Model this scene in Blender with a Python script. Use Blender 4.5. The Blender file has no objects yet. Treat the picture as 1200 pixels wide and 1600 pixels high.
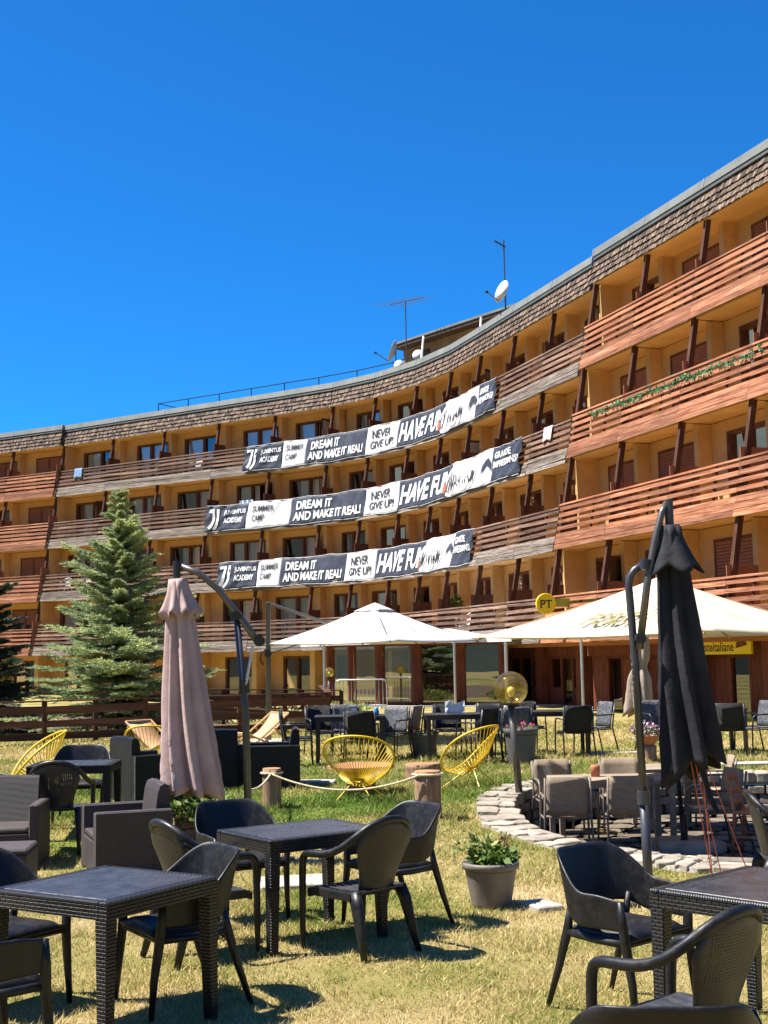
import bpy, bmesh, math, random
import numpy as np
from mathutils import Vector, Matrix

random.seed(11)
rng = np.random.default_rng(11)
scene = bpy.context.scene
col = scene.collection
PI = math.pi
rad = math.radians

# ------------------------------------------------------------------ camera
PITCH = math.atan(225 / 2000.0)
ROLL = 0.017
R0 = Vector((1, 0, 0)); U0 = Vector((0, -math.sin(PITCH), math.cos(PITCH))); FW = Vector((0, math.cos(PITCH), math.sin(PITCH)))
RT = R0 * math.cos(ROLL) - U0 * math.sin(ROLL)
UP = U0 * math.cos(ROLL) + R0 * math.sin(ROLL)
cam_data = bpy.data.cameras.new('camera')
cam = bpy.data.objects.new('camera', cam_data)
col.objects.link(cam)
cam.matrix_world = Matrix(((RT.x, UP.x, -FW.x, 0), (RT.y, UP.y, -FW.y, 0), (RT.z, UP.z, -FW.z, 1.7), (0, 0, 0, 1)))
cam_data.sensor_fit = 'VERTICAL'
cam_data.sensor_height = 36
cam_data.lens = 45
cam_data.clip_start = 0.1
cam_data.clip_end = 8000
scene.camera = cam

# ------------------------------------------------------------------ sky, sun, exposure
SUN_EL = rad(60)
SUN_AZ = Vector((-1.0, 0.04, 0)).normalized()          # horizontal direction towards the sun
world = bpy.data.worlds.new('World')
scene.world = world
world.use_nodes = True
wn = world.node_tree.nodes
sky = wn.new('ShaderNodeTexSky')
sky.sky_type = 'NISHITA'
sky.sun_disc = False
sky.sun_elevation = SUN_EL
sky.sun_rotation = math.atan2(SUN_AZ.x, SUN_AZ.y)
sky.altitude = 2200
sky.air_density = 1.0
sky.dust_density = 0.0
sky.ozone_density = 6.0
tint = wn.new('ShaderNodeVectorMath')                   # deep alpine blue of the whole sky
tint.operation = 'MULTIPLY'
tint.inputs[1].default_value = (0.17, 0.93, 1.48)
world.node_tree.links.new(sky.outputs[0], tint.inputs[0])
world.node_tree.links.new(tint.outputs[0], wn['Background'].inputs[0])
wn['Background'].inputs[1].default_value = 0.060
sun_data = bpy.data.lights.new('sun', 'SUN')
sun_data.energy = 5.0
sun_data.angle = rad(0.53)
sun_data.color = (1.0, 0.95, 0.87)
sun = bpy.data.objects.new('sun', sun_data)
col.objects.link(sun)
to_sun = Vector((SUN_AZ.x * math.cos(SUN_EL), SUN_AZ.y * math.cos(SUN_EL), math.sin(SUN_EL)))
sun.rotation_euler = to_sun.to_track_quat('Z', 'Y').to_euler()
scene.view_settings.view_transform = 'Standard'
scene.view_settings.look = 'None'
scene.view_settings.exposure = 1.25
scene.view_settings.gamma = 1

# ------------------------------------------------------------------ helpers
def V(*a):
    return Vector(a)

class MB:
    """collects shapes that become one mesh object"""
    def __init__(self):
        self.v = []; self.f = []; self.m = []; self.cm = 0
    def add(self, vs, fs):
        o = len(self.v)
        self.v += [tuple(p) for p in vs]
        self.f += [tuple(i + o for i in q) for q in fs]
        self.m += [self.cm] * len(fs)
        return self
    def box(self, x0, x1, y0, y1, z0, z1):
        vs = [(x0, y0, z0), (x1, y0, z0), (x1, y1, z0), (x0, y1, z0), (x0, y0, z1), (x1, y0, z1), (x1, y1, z1), (x0, y1, z1)]
        return self.add(vs, [(3, 2, 1, 0), (4, 5, 6, 7), (0, 1, 5, 4), (1, 2, 6, 5), (2, 3, 7, 6), (3, 0, 4, 7)])
    def hexa(self, vs):
        return self.add(vs, [(3, 2, 1, 0), (4, 5, 6, 7), (0, 1, 5, 4), (1, 2, 6, 5), (2, 3, 7, 6), (3, 0, 4, 7)])
    def obox(self, c, ax, ay, az):
        c = Vector(c)
        vs = [c + ax * i + ay * j + az * k for k in (-1, 1) for (i, j) in ((-1, -1), (1, -1), (1, 1), (-1, 1))]
        return self.hexa(vs)
    def quad(self, a, b, c, d):
        return self.add([a, b, c, d], [(0, 1, 2, 3)])
    def tube(self, pts, r, seg=8, closed=False, caps=True, flat=1.0):
        pts = [Vector(p) for p in pts]
        n = len(pts)
        rs = r if isinstance(r, (list, tuple)) else [r] * n
        vs = []; ref = None
        for i, p in enumerate(pts):
            if closed:
                t = pts[(i + 1) % n] - pts[i - 1]
            else:
                t = pts[min(i + 1, n - 1)] - pts[max(i - 1, 0)]
            t.normalize()
            if ref is None:
                ref = V(0, 0, 1) if abs(t.z) < 0.9 else V(0, 1, 0)
            u = (ref - t * ref.dot(t))
            if u.length < 1e-5:
                u = V(1, 0, 0)
            u.normalize(); ref = u
            w = t.cross(u)
            for k in range(seg):
                a = 2 * PI * k / seg
                vs.append(p + u * (math.cos(a) * rs[i]) + w * (math.sin(a) * rs[i] * flat))
        fs = []
        for i in range(n if closed else n - 1):
            j = (i + 1) % n
            for k in range(seg):
                k2 = (k + 1) % seg
                fs.append((i * seg + k, i * seg + k2, j * seg + k2, j * seg + k))
        if caps and not closed:
            fs.append(tuple(reversed(range(seg)))); fs.append(tuple((n - 1) * seg + k for k in range(seg)))
        return self.add(vs, fs)
    def lathe(self, prof, seg=20, c=(0, 0, 0), wob=None):
        vs = []; fs = []
        for i, (r, z) in enumerate(prof):
            for k in range(seg):
                a = 2 * PI * k / seg
                q = r * (wob(a, i) if wob else 1)
                vs.append((c[0] + q * math.cos(a), c[1] + q * math.sin(a), c[2] + z))
        for i in range(len(prof) - 1):
            for k in range(seg):
                k2 = (k + 1) % seg
                fs.append((i * seg + k, i * seg + k2, (i + 1) * seg + k2, (i + 1) * seg + k))
        if prof[0][0] > 1e-4:
            fs.append(tuple(reversed(range(seg))))
        if prof[-1][0] > 1e-4:
            fs.append(tuple((len(prof) - 1) * seg + k for k in range(seg)))
        return self.add(vs, fs)
    def grid(self, rows, closed=False):
        """rows: list of lists of points"""
        m = len(rows[0]); vs = [p for r in rows for p in r]; fs = []
        for i in range(len(rows) - 1):
            for k in range(m if closed else m - 1):
                k2 = (k + 1) % m
                fs.append((i * m + k, i * m + k2, (i + 1) * m + k2, (i + 1) * m + k))
        return self.add(vs, fs)
    def xf(self, M):
        self.v = [tuple(M @ Vector(p)) for p in self.v]
        return self
    def build(self, name, mats, parent=None, smooth=False, bevel=0, solid=0, sub=0, seg=1):
        me = bpy.data.meshes.new(name)
        me.from_pydata(self.v, [], self.f)
        if not isinstance(mats, (list, tuple)):
            mats = [mats]
        for m in mats:
            me.materials.append(m)
        if len(mats) > 1:
            me.polygons.foreach_set('material_index', self.m)
        if smooth:
            me.polygons.foreach_set('use_smooth', [True] * len(me.polygons))
        me.update()
        o = bpy.data.objects.new(name, me)
        col.objects.link(o)
        if parent is not None:
            o.parent = parent
        if solid:
            s = o.modifiers.new('solid', 'SOLIDIFY'); s.thickness = solid; s.offset = 0
        if sub:
            s = o.modifiers.new('sub', 'SUBSURF'); s.levels = sub; s.render_levels = sub
        if bevel:
            b = o.modifiers.new('bevel', 'BEVEL'); b.width = bevel; b.segments = seg; b.limit_method = 'ANGLE'; b.angle_limit = rad(40)
        return o

def tag(o, label=None, cat=None, group=None, kind=None):
    if label: o['label'] = label
    if cat: o['category'] = cat
    if group: o['group'] = group
    if kind: o['kind'] = kind
    return o

def thing(name, loc, rz=0, label=None, cat=None, group=None, rx=0, ry=0):
    o = bpy.data.objects.new(name, None)
    o.empty_display_size = 0.2
    col.objects.link(o)
    o.location = loc; o.rotation_euler = (rx, ry, rz)
    return tag(o, label, cat, group)

KIDS = {}
def kids(o):
    return [c for c in col.objects if c.parent == o]

def copy_tree(o, parent=None, loc=None, rz=None, label=None, group=None, _all=None):
    if _all is None:
        _all = {}
        for c in col.objects:
            if c.parent is not None:
                _all.setdefault(c.parent.name, []).append(c)
    c = o.copy(); col.objects.link(c); c.parent = parent
    if loc is not None: c.location = loc
    if rz is not None: c.rotation_euler = (0, 0, rz)
    if label: c['label'] = label
    if group: c['group'] = group
    for ch in _all.get(o.name, []):
        copy_tree(ch, c, _all=_all)
    return c

def face(dx, dy):
    """rotation for a thing whose front is local -Y so that it faces (dx, dy)"""
    return math.atan2(dy, dx) + PI / 2

def sstep(a, b, x):
    k = min(1, max(0, (x - a) / (b - a)))
    return k * k * (3 - 2 * k)

def ground_z(y):
    return -0.2 + 0.2 * sstep(9.5, 18, y)

def gp(x, y, dz=0):
    return (x, y, ground_z(y) + dz)

# ------------------------------------------------------------------ materials
def nodes(name):
    m = bpy.data.materials.new(name)
    m.use_nodes = True
    nt = m.node_tree
    b = nt.nodes['Principled BSDF']
    return m, nt, b

def N(nt, typ, **kw):
    n = nt.nodes.new(typ)
    for k, v in kw.items():
        if k == 'inp':
            for kk, vv in v.items():
                n.inputs[kk].default_value = vv
        else:
            setattr(n, k, v)
    return n

def ramp(nt, stops):
    r = nt.nodes.new('ShaderNodeValToRGB')
    e = r.color_ramp.elements
    e[0].position = stops[0][0]; e[0].color = (*stops[0][1], 1)
    e[1].position = stops[1][0]; e[1].color = (*stops[1][1], 1)
    for p, c in stops[2:]:
        n = e.new(p); n.color = (*c, 1)
    return r

def L(nt, a, b):
    nt.links.new(a, b)

def mat_basic(name, c, rough=0.6, var=0.12, scale=6.0, bump=0.0, bscale=60.0, metal=0.0, spec=0.5, stretch=(1, 1, 1), rnd=0.0, dirt=0.0, dust=0.0):
    """base colour with noise mottling, optional per-object variation and bump"""
    m, nt, b = nodes(name)
    tc = N(nt, 'ShaderNodeTexCoord')
    mp = N(nt, 'ShaderNodeMapping'); mp.inputs['Scale'].default_value = stretch
    L(nt, tc.outputs['Object'], mp.inputs[0])
    nz = N(nt, 'ShaderNodeTexNoise', inp={'Scale': scale, 'Detail': 6.0, 'Roughness': 0.6})
    L(nt, mp.outputs[0], nz.inputs['Vector'])
    lo = tuple(max(0, x * (1 - 2 * var)) for x in c); hi = tuple(min(1, x * (1 + 2 * var)) for x in c)
    rp = ramp(nt, [(0.25, lo), (0.75, hi)])
    L(nt, nz.outputs[0], rp.inputs[0])
    out = rp.outputs[0]
    if rnd:
        oi = N(nt, 'ShaderNodeObjectInfo')
        hs = N(nt, 'ShaderNodeHueSaturation')
        mr = N(nt, 'ShaderNodeMapRange', inp={3: 1 - rnd, 4: 1 + rnd})
        L(nt, oi.outputs['Random'], mr.inputs[0]); L(nt, mr.outputs[0], hs.inputs['Value'])
        L(nt, out, hs.inputs['Color']); out = hs.outputs[0]
    if dirt:
        n2 = N(nt, 'ShaderNodeTexNoise', inp={'Scale': 2.3, 'Detail': 8.0, 'Roughness': 0.7})
        L(nt, tc.outputs['Object'], n2.inputs['Vector'])
        r2 = ramp(nt, [(0.52, (0, 0, 0)), (0.75, (1, 1, 1))]); L(nt, n2.outputs[0], r2.inputs[0])
        mx = N(nt, 'ShaderNodeMix', data_type='RGBA')
        ml = N(nt, 'ShaderNodeMath', operation='MULTIPLY', inp={1: dirt}); L(nt, r2.outputs[0], ml.inputs[0])
        L(nt, ml.outputs[0], mx.inputs[0]); L(nt, out, mx.inputs[6]); mx.inputs[7].default_value = (*[x * .35 for x in c], 1)
        out = mx.outputs[2]
    if dust:
        n3 = N(nt, 'ShaderNodeTexNoise', inp={'Scale': 14.0, 'Detail': 9.0, 'Roughness': 0.8})
        L(nt, tc.outputs['Object'], n3.inputs['Vector'])
        r3 = ramp(nt, [(0.45, (0, 0, 0)), (0.72, (1, 1, 1))]); L(nt, n3.outputs[0], r3.inputs[0])
        m3 = N(nt, 'ShaderNodeMath', operation='MULTIPLY', inp={1: dust}); L(nt, r3.outputs[0], m3.inputs[0])
        x3 = N(nt, 'ShaderNodeMix', data_type='RGBA'); L(nt, m3.outputs[0], x3.inputs[0]); L(nt, out, x3.inputs[6]); x3.inputs[7].default_value = (.20, .175, .145, 1)
        out = x3.outputs[2]
        rr3 = N(nt, 'ShaderNodeMapRange', inp={3: rough, 4: min(1, rough + .35)}); L(nt, r3.outputs[0], rr3.inputs[0]); L(nt, rr3.outputs[0], b.inputs['Roughness'])
    L(nt, out, b.inputs['Base Color'])
    b.inputs['Roughness'].default_value = rough; b.inputs['Metallic'].default_value = metal
    b.inputs['Specular IOR Level'].default_value = spec
    if bump:
        nb = N(nt, 'ShaderNodeTexNoise', inp={'Scale': bscale, 'Detail': 4.0})
        L(nt, mp.outputs[0], nb.inputs['Vector'])
        bp = N(nt, 'ShaderNodeBump', inp={'Strength': bump, 'Distance': 0.01})
        L(nt, nb.outputs[0], bp.inputs['Height']); L(nt, bp.outputs[0], b.inputs['Normal'])
    return m

def mat_wood(name, stops, rough=0.75, axis=(0.35, 9, 9), rnd=0.3, bump=0.5, spec=0.25):
    """grain stretched along local X, tone differing from board to board"""
    m, nt, b = nodes(name)
    tc = N(nt, 'ShaderNodeTexCoord'); oi = N(nt, 'ShaderNodeObjectInfo')
    gi = N(nt, 'ShaderNodeNewGeometry')
    ad = N(nt, 'ShaderNodeVectorMath', operation='ADD')
    cx = N(nt, 'ShaderNodeCombineXYZ')
    m1 = N(nt, 'ShaderNodeMath', operation='MULTIPLY', inp={1: 37.0}); L(nt, oi.outputs['Random'], m1.inputs[0])
    m2 = N(nt, 'ShaderNodeMath', operation='MULTIPLY', inp={1: 23.0}); L(nt, gi.outputs['Random Per Island'], m2.inputs[0])
    L(nt, m1.outputs[0], cx.inputs[0]); L(nt, m2.outputs[0], cx.inputs[1]); L(nt, m1.outputs[0], cx.inputs[2])
    L(nt, tc.outputs['Object'], ad.inputs[0]); L(nt, cx.outputs[0], ad.inputs[1])
    mp = N(nt, 'ShaderNodeMapping'); mp.inputs['Scale'].default_value = axis
    L(nt, ad.outputs[0], mp.inputs[0])
    nz = N(nt, 'ShaderNodeTexNoise', inp={'Scale': 2.6, 'Detail': 9.0, 'Roughness': 0.65, 'Distortion': 0.6})
    L(nt, mp.outputs[0], nz.inputs['Vector'])
    rp = ramp(nt, stops); L(nt, nz.outputs[0], rp.inputs[0])
    hs = N(nt, 'ShaderNodeHueSaturation')
    sm = N(nt, 'ShaderNodeMath', operation='ADD'); L(nt, oi.outputs['Random'], sm.inputs[0]); L(nt, gi.outputs['Random Per Island'], sm.inputs[1])
    fr = N(nt, 'ShaderNodeMath', operation='FRACT'); L(nt, sm.outputs[0], fr.inputs[0])
    mr = N(nt, 'ShaderNodeMapRange', inp={3: 1 - rnd, 4: 1 + rnd}); L(nt, fr.outputs[0], mr.inputs[0])
    L(nt, mr.outputs[0], hs.inputs['Value']); L(nt, rp.outputs[0], hs.inputs['Color'])
    L(nt, hs.outputs[0], b.inputs['Base Color'])
    b.inputs['Roughness'].default_value = rough
    b.inputs['Specular IOR Level'].default_value = spec
    bp = N(nt, 'ShaderNodeBump', inp={'Strength': bump, 'Distance': 0.006})
    L(nt, nz.outputs[0], bp.inputs['Height']); L(nt, bp.outputs[0], b.inputs['Normal'])
    return m

def mat_weave(name, c1, c2, bw=0.036, bh=0.013, rough=0.5, bump=1.0, spec=0.35, top=False, rnd=0.0):
    """flat woven strips: staggered strips along the sides (x + y, z) or on the top (x, y)"""
    m, nt, b = nodes(name)
    tc = N(nt, 'ShaderNodeTexCoord')
    sp = N(nt, 'ShaderNodeSeparateXYZ'); L(nt, tc.outputs['Object'], sp.inputs[0])
    cx = N(nt, 'ShaderNodeCombineXYZ')
    if top:
        L(nt, sp.outputs[0], cx.inputs[0]); L(nt, sp.outputs[1], cx.inputs[1])
    else:
        a = N(nt, 'ShaderNodeMath', operation='ADD'); L(nt, sp.outputs[0], a.inputs[0]); L(nt, sp.outputs[1], a.inputs[1])
        L(nt, a.outputs[0], cx.inputs[0]); L(nt, sp.outputs[2], cx.inputs[1])
    br = N(nt, 'ShaderNodeTexBrick', inp={'Scale': 1.0, 'Mortar Size': 0.0032, 'Mortar Smooth': 1.0, 'Brick Width': bw, 'Row Height': bh, 'Bias': 0.0})
    br.inputs['Color1'].default_value = (*c1, 1); br.inputs['Color2'].default_value = (*c2, 1)
    br.inputs['Mortar'].default_value = (*[x * 0.3 for x in c1], 1)
    L(nt, cx.outputs[0], br.inputs['Vector'])
    nz = N(nt, 'ShaderNodeTexNoise', inp={'Scale': 5.0, 'Detail': 5.0}); L(nt, tc.outputs['Object'], nz.inputs['Vector'])
    hs = N(nt, 'ShaderNodeHueSaturation'); mr = N(nt, 'ShaderNodeMapRange', inp={3: 0.75, 4: 1.25})
    L(nt, nz.outputs[0], mr.inputs[0]); L(nt, mr.outputs[0], hs.inputs['Value']); L(nt, br.outputs['Color'], hs.inputs['Color'])
    L(nt, hs.outputs[0], b.inputs['Base Color'])
    b.inputs['Roughness'].default_value = rough; b.inputs['Specular IOR Level'].default_value = spec
    inv = N(nt, 'ShaderNodeMath', operation='SUBTRACT', inp={0: 1.0}); L(nt, br.outputs['Fac'], inv.inputs[1])
    bp = N(nt, 'ShaderNodeBump', inp={'Strength': bump, 'Distance': 0.012})
    L(nt, inv.outputs[0], bp.inputs['Height']); L(nt, bp.outputs[0], b.inputs['Normal'])
    return m

def mat_cloth(name, c, c2=None, rough=0.9, transl=0.0, fold=0.25):
    m, nt, b = nodes(name)
    tc = N(nt, 'ShaderNodeTexCoord')
    nz = N(nt, 'ShaderNodeTexNoise', inp={'Scale': 3.0, 'Detail': 6.0, 'Roughness': 0.6}); L(nt, tc.outputs['Object'], nz.inputs['Vector'])
    rp = ramp(nt, [(0.3, tuple(x * .88 for x in c)), (0.7, c2 or tuple(min(1, x * 1.06) for x in c))]); L(nt, nz.outputs[0], rp.inputs[0])
    L(nt, rp.outputs[0], b.inputs['Base Color'])
    b.inputs['Roughness'].default_value = rough; b.inputs['Specular IOR Level'].default_value = 0.2
    n2 = N(nt, 'ShaderNodeTexNoise', inp={'Scale': 7.0, 'Detail': 3.0}); L(nt, tc.outputs['Object'], n2.inputs['Vector'])
    bp = N(nt, 'ShaderNodeBump', inp={'Strength': fold, 'Distance': 0.03}); L(nt, n2.outputs[0], bp.inputs['Height']); L(nt, bp.outputs[0], b.inputs['Normal'])
    if transl:
        tr = N(nt, 'ShaderNodeBsdfTranslucent'); L(nt, rp.outputs[0], tr.inputs[0])
        mx = N(nt, 'ShaderNodeMixShader', inp={0: transl})
        L(nt, b.outputs[0], mx.inputs[1]); L(nt, tr.outputs[0], mx.inputs[2]); L(nt, mx.outputs[0], nt.nodes['Material Output'].inputs[0])
    return m

def mat_glass(name, tint=(0.75, 0.8, 0.8), refl=0.25, rough=0.0, wob=0.0, gmax=1.0):
    """clear pane: fresnel-weighted mirror over a straight-through tint"""
    m = bpy.data.materials.new(name); m.use_nodes = True
    nt = m.node_tree; nt.nodes.remove(nt.nodes['Principled BSDF'])
    tr = N(nt, 'ShaderNodeBsdfTransparent'); tr.inputs[0].default_value = (*tint, 1)
    gl = N(nt, 'ShaderNodeBsdfGlossy'); gl.inputs['Roughness'].default_value = rough
    fz = N(nt, 'ShaderNodeLayerWeight', inp={'Blend': 0.22})
    gl.inputs[0].default_value = (0.82, 0.82, 0.80, 1)
    mr = N(nt, 'ShaderNodeMapRange', inp={3: refl, 4: gmax}); L(nt, fz.outputs['Fresnel'], mr.inputs[0])
    mx = N(nt, 'ShaderNodeMixShader'); L(nt, mr.outputs[0], mx.inputs[0]); L(nt, tr.outputs[0], mx.inputs[1]); L(nt, gl.outputs[0], mx.inputs[2])
    if wob:
        tc = N(nt, 'ShaderNodeTexCoord'); nz = N(nt, 'ShaderNodeTexNoise', inp={'Scale': 1.2, 'Detail': 1.0}); L(nt, tc.outputs['Object'], nz.inputs['Vector'])
        bp = N(nt, 'ShaderNodeBump', inp={'Strength': wob, 'Distance': 0.02}); L(nt, nz.outputs[0], bp.inputs['Height']); L(nt, bp.outputs[0], gl.inputs['Normal'])
    L(nt, mx.outputs[0], nt.nodes['Material Output'].inputs[0])
    return m

M = {}
M['ochre'] = mat_basic('ochre_render', (0.57, 0.335, 0.125), 0.9, 0.10, 1.2, bump=0.3, bscale=40, rnd=0.10, dirt=0.22)
M['soffit'] = mat_basic('soffit_render', (0.64, 0.385, 0.15), 0.9, 0.08, 1.0, rnd=0.08, dirt=0.2)
M['wood_red'] = mat_wood('red_stained_board', [(0.27, (0.06, 0.023, 0.013)), (0.42, (0.21, 0.077, 0.039)), (0.56, (0.38, 0.16, 0.082)), (0.76, (0.54, 0.34, 0.22))], rnd=0.38)
M['wood_brown'] = mat_wood('weathered_brown_board', [(0.27, (0.030, 0.017, 0.012)), (0.45, (0.115, 0.062, 0.042)), (0.60, (0.23, 0.15, 0.108)), (0.80, (0.40, 0.315, 0.25))], rnd=0.40)
M['wood_grey'] = mat_wood('silvered_board', [(0.30, (0.025, 0.018, 0.014)), (0.45, (0.13, 0.10, 0.08)), (0.58, (0.28, 0.235, 0.195)), (0.80, (0.48, 0.43, 0.37))], rnd=0.32, bump=1.0, axis=(0.5, 16, 16))
M['post'] = mat_wood('dark_post_wood', [(0.25, (0.028, 0.012, 0.008)), (0.55, (0.082, 0.032, 0.018)), (0.8, (0.17, 0.08, 0.048))], axis=(6, 6, 0.5), rnd=0.15)
M['frame'] = mat_wood('brown_window_frame', [(0.3, (0.07, 0.026, 0.014)), (0.6, (0.15, 0.058, 0.032)), (0.8, (0.22, 0.10, 0.06))], axis=(3, 3, 1), rnd=0.12)
M['shingle'] = mat_wood('wood_shingle', [(0.25, (0.028, 0.017, 0.012)), (0.45, (0.10, 0.065, 0.045)), (0.60, (0.20, 0.145, 0.105)), (0.82, (0.38, 0.31, 0.245))], axis=(9, 9, 0.8), rnd=0.75)
M['shutter'] = mat_basic('brown_shutter', (0.26, 0.095, 0.045), 0.7, 0.08, 3, rnd=0.15)
M['flash'] = mat_basic('grey_green_flashing', (0.20, 0.205, 0.18), 0.55, 0.12, 1.5, metal=0.2, rnd=0.08)
M['flash_dark'] = mat_basic('dark_flashing', (0.10, 0.105, 0.095), 0.5, 0.15, 1.5, metal=0.3)
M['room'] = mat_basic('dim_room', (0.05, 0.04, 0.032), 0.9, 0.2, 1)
M['curtain'] = mat_cloth('pale_curtain', (0.55, 0.53, 0.48), fold=0.6)
M['pane'] = mat_glass('window_pane', (0.8, 0.83, 0.84), 0.16, wob=0.03)
M['vglass'] = mat_glass('veranda_pane', (0.35, 0.42, 0.40), 0.30, wob=0.05, gmax=0.6)
M['sglass'] = mat_glass('shop_pane', (0.4, 0.4, 0.4), 0.06, wob=0.05, gmax=0.22)
M['black_plastic'] = mat_basic('charcoal_plastic', (0.009, 0.0087, 0.0095), 0.38, 0.2, 9, bump=0.06, bscale=220, spec=0.40, dust=0.07)
M['table_plastic'] = mat_basic('charcoal_table_plastic', (0.035, 0.036, 0.042), 0.26, 0.22, 7, bump=0.05, bscale=260, dust=0.06)
M['weave_dark'] = mat_weave('charcoal_weave', (0.012, 0.012, 0.014), (0.022, 0.022, 0.025), 0.040, 0.018, 0.28, 1.0)
M['weave_brown'] = mat_weave('brown_rattan_weave', (0.085, 0.068, 0.064), (0.105, 0.087, 0.082), 0.03, 0.011, 0.45, 0.8)
M['weave_black'] = mat_weave('black_rattan_weave', (0.011, 0.011, 0.013), (0.02, 0.02, 0.023), 0.036, 0.014, 0.35, 1.0)
M['weave_taupe'] = mat_weave('taupe_wicker', (0.45, 0.34, 0.235), (0.56, 0.44, 0.31), 0.04, 0.012, 0.55, 1.0)
M['weave_grey'] = mat_weave('grey_wicker', (0.24, 0.25, 0.265), (0.06, 0.06, 0.066), 0.022, 0.018, 0.5, 1.0)
M['black_metal'] = mat_basic('black_metal', (0.018, 0.018, 0.021), 0.35, 0.1, 10)
M['grey_metal'] = mat_basic('dark_grey_metal', (0.075, 0.078, 0.085), 0.38, 0.12, 4, metal=0.5, dirt=0.3)
M['bronze_metal'] = mat_basic('bronze_grey_metal', (0.14, 0.125, 0.105), 0.35, 0.12, 4, metal=0.6)
M['galv'] = mat_basic('galvanised_metal', (0.5, 0.52, 0.54), 0.4, 0.08, 6, metal=0.7)
M['white_metal'] = mat_basic('white_metal', (0.7, 0.7, 0.68), 0.45, 0.06, 4)
M['yellow'] = mat_basic('yellow_cord', (0.72, 0.46, 0.015), 0.45, 0.06, 8)
M['mauve'] = mat_cloth('mauve_canvas', (0.42, 0.30, 0.28), (0.48, 0.355, 0.33), fold=0.35)
M['black_cloth'] = mat_cloth('black_canvas', (0.016, 0.016, 0.019), (0.03, 0.03, 0.034), rough=0.75, fold=0.5)
M['taupe_cloth'] = mat_cloth('taupe_canvas', (0.34, 0.27, 0.21), fold=0.5)
M['white_cloth'] = mat_cloth('white_canvas', (0.78, 0.76, 0.72), rough=0.85, transl=0.18, fold=0.12)
M['cream_cloth'] = mat_cloth('cream_canvas', (0.80, 0.71, 0.50), rough=0.85, transl=0.22, fold=0.12)
M['banner_dark'] = mat_cloth('navy_banner', (0.040, 0.047, 0.068), (0.060, 0.068, 0.094), rough=0.55, fold=0.6)
M['banner_white'] = mat_cloth('white_banner', (0.66, 0.66, 0.68), rough=0.6, fold=0.6)
M['ink_white'] = mat_basic('white_print', (0.74, 0.74, 0.74), 0.6, 0.02)
M['ink_black'] = mat_basic('black_print', (0.025, 0.025, 0.028), 0.6, 0.02)
M['ink_red'] = mat_basic('red_brown_print', (0.35, 0.11, 0.06), 0.6, 0.1, 12)
M['ink_gold'] = mat_basic('gold_print', (0.22, 0.185, 0.075), 0.6, 0.04)
M['ink_grey'] = mat_basic('grey_print', (0.09, 0.09, 0.085), 0.6, 0.04)
M['fence'] = mat_wood('dark_fence_board', [(0.25, (0.035, 0.015, 0.009)), (0.55, (0.105, 0.045, 0.027)), (0.82, (0.22, 0.115, 0.075))], rnd=0.25)
M['fence_pale'] = mat_wood('worn_ramp_board', [(0.25, (0.16, 0.08, 0.045)), (0.55, (0.34, 0.21, 0.125)), (0.82, (0.5, 0.37, 0.25))], rnd=0.2)
M['stump'] = mat_wood('log_bark', [(0.25, (0.09, 0.05, 0.03)), (0.5, (0.26, 0.16, 0.10)), (0.8, (0.42, 0.29, 0.20))], axis=(7, 7, 0.8), rnd=0.12, bump=1.0)
M['stump_top'] = mat_wood('cut_log_face', [(0.25, (0.20, 0.085, 0.035)), (0.5, (0.40, 0.19, 0.08)), (0.8, (0.52, 0.30, 0.14))], axis=(3, 3, 3), rnd=0.1)
M['orange_wood'] = mat_wood('orange_chair_wood', [(0.3, (0.34, 0.10, 0.04)), (0.6, (0.56, 0.19, 0.08)), (0.85, (0.66, 0.27, 0.13))], axis=(4, 4, 1), rnd=0.05, bump=0.15, spec=0.5)
M['deck_wood'] = mat_wood('light_deckchair_wood', [(0.3, (0.36, 0.21, 0.10)), (0.6, (0.52, 0.33, 0.17)), (0.85, (0.62, 0.43, 0.26))], axis=(4, 4, 4), rnd=0.05, bump=0.1)
M['deck_cloth'] = mat_cloth('tan_canvas', (0.60, 0.36, 0.19), fold=0.2)
M['deck_white'] = mat_cloth('offwhite_canvas', (0.72, 0.66, 0.55), fold=0.2)
M['rope'] = mat_basic('pale_rope', (0.52, 0.43, 0.28), 0.9, 0.15, 40, bump=0.6, bscale=120)
M['cord_red'] = mat_basic('red_cord', (0.55, 0.13, 0.08), 0.7, 0.05)
M['paving'] = mat_basic('brown_shaded_paving', (0.135, 0.105, 0.072), 0.95, 0.22, 6, bump=0.8, bscale=26, rnd=0.25)  # browner stone, with the umbrella's shade also put into the colour
M['stone'] = mat_basic('beige_flagstone', (0.31, 0.265, 0.205), 0.9, 0.26, 5, bump=1.0, bscale=18, rnd=0.28)
M['stone_dark'] = mat_basic('rubble_stone', (0.20, 0.165, 0.125), 0.9, 0.28, 6, bump=0.9, bscale=26, rnd=0.3)
M['slab'] = mat_basic('concrete_slab', (0.42, 0.385, 0.325), 0.9, 0.1, 8, bump=0.5, bscale=80, rnd=0.1)
M['pot_taupe'] = mat_basic('taupe_plastic_pot', (0.17, 0.14, 0.125), 0.55, 0.12, 7, dirt=0.35)
M['pot_grey'] = mat_basic('grey_planter', (0.095, 0.09, 0.092), 0.6, 0.12, 5)
M['terracotta'] = mat_basic('terracotta', (0.40, 0.14, 0.07), 0.8, 0.1, 8)
M['soil'] = mat_basic('soil', (0.05, 0.035, 0.025), 1, 0.3, 30, bump=1, bscale=60)
M['sign_yellow'] = mat_basic('yellow_sign', (0.80, 0.62, 0.01), 0.4, 0.04, 3)
M['sign_green'] = mat_basic('olive_sign_band', (0.30, 0.33, 0.03), 0.5, 0.08, 3)
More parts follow.
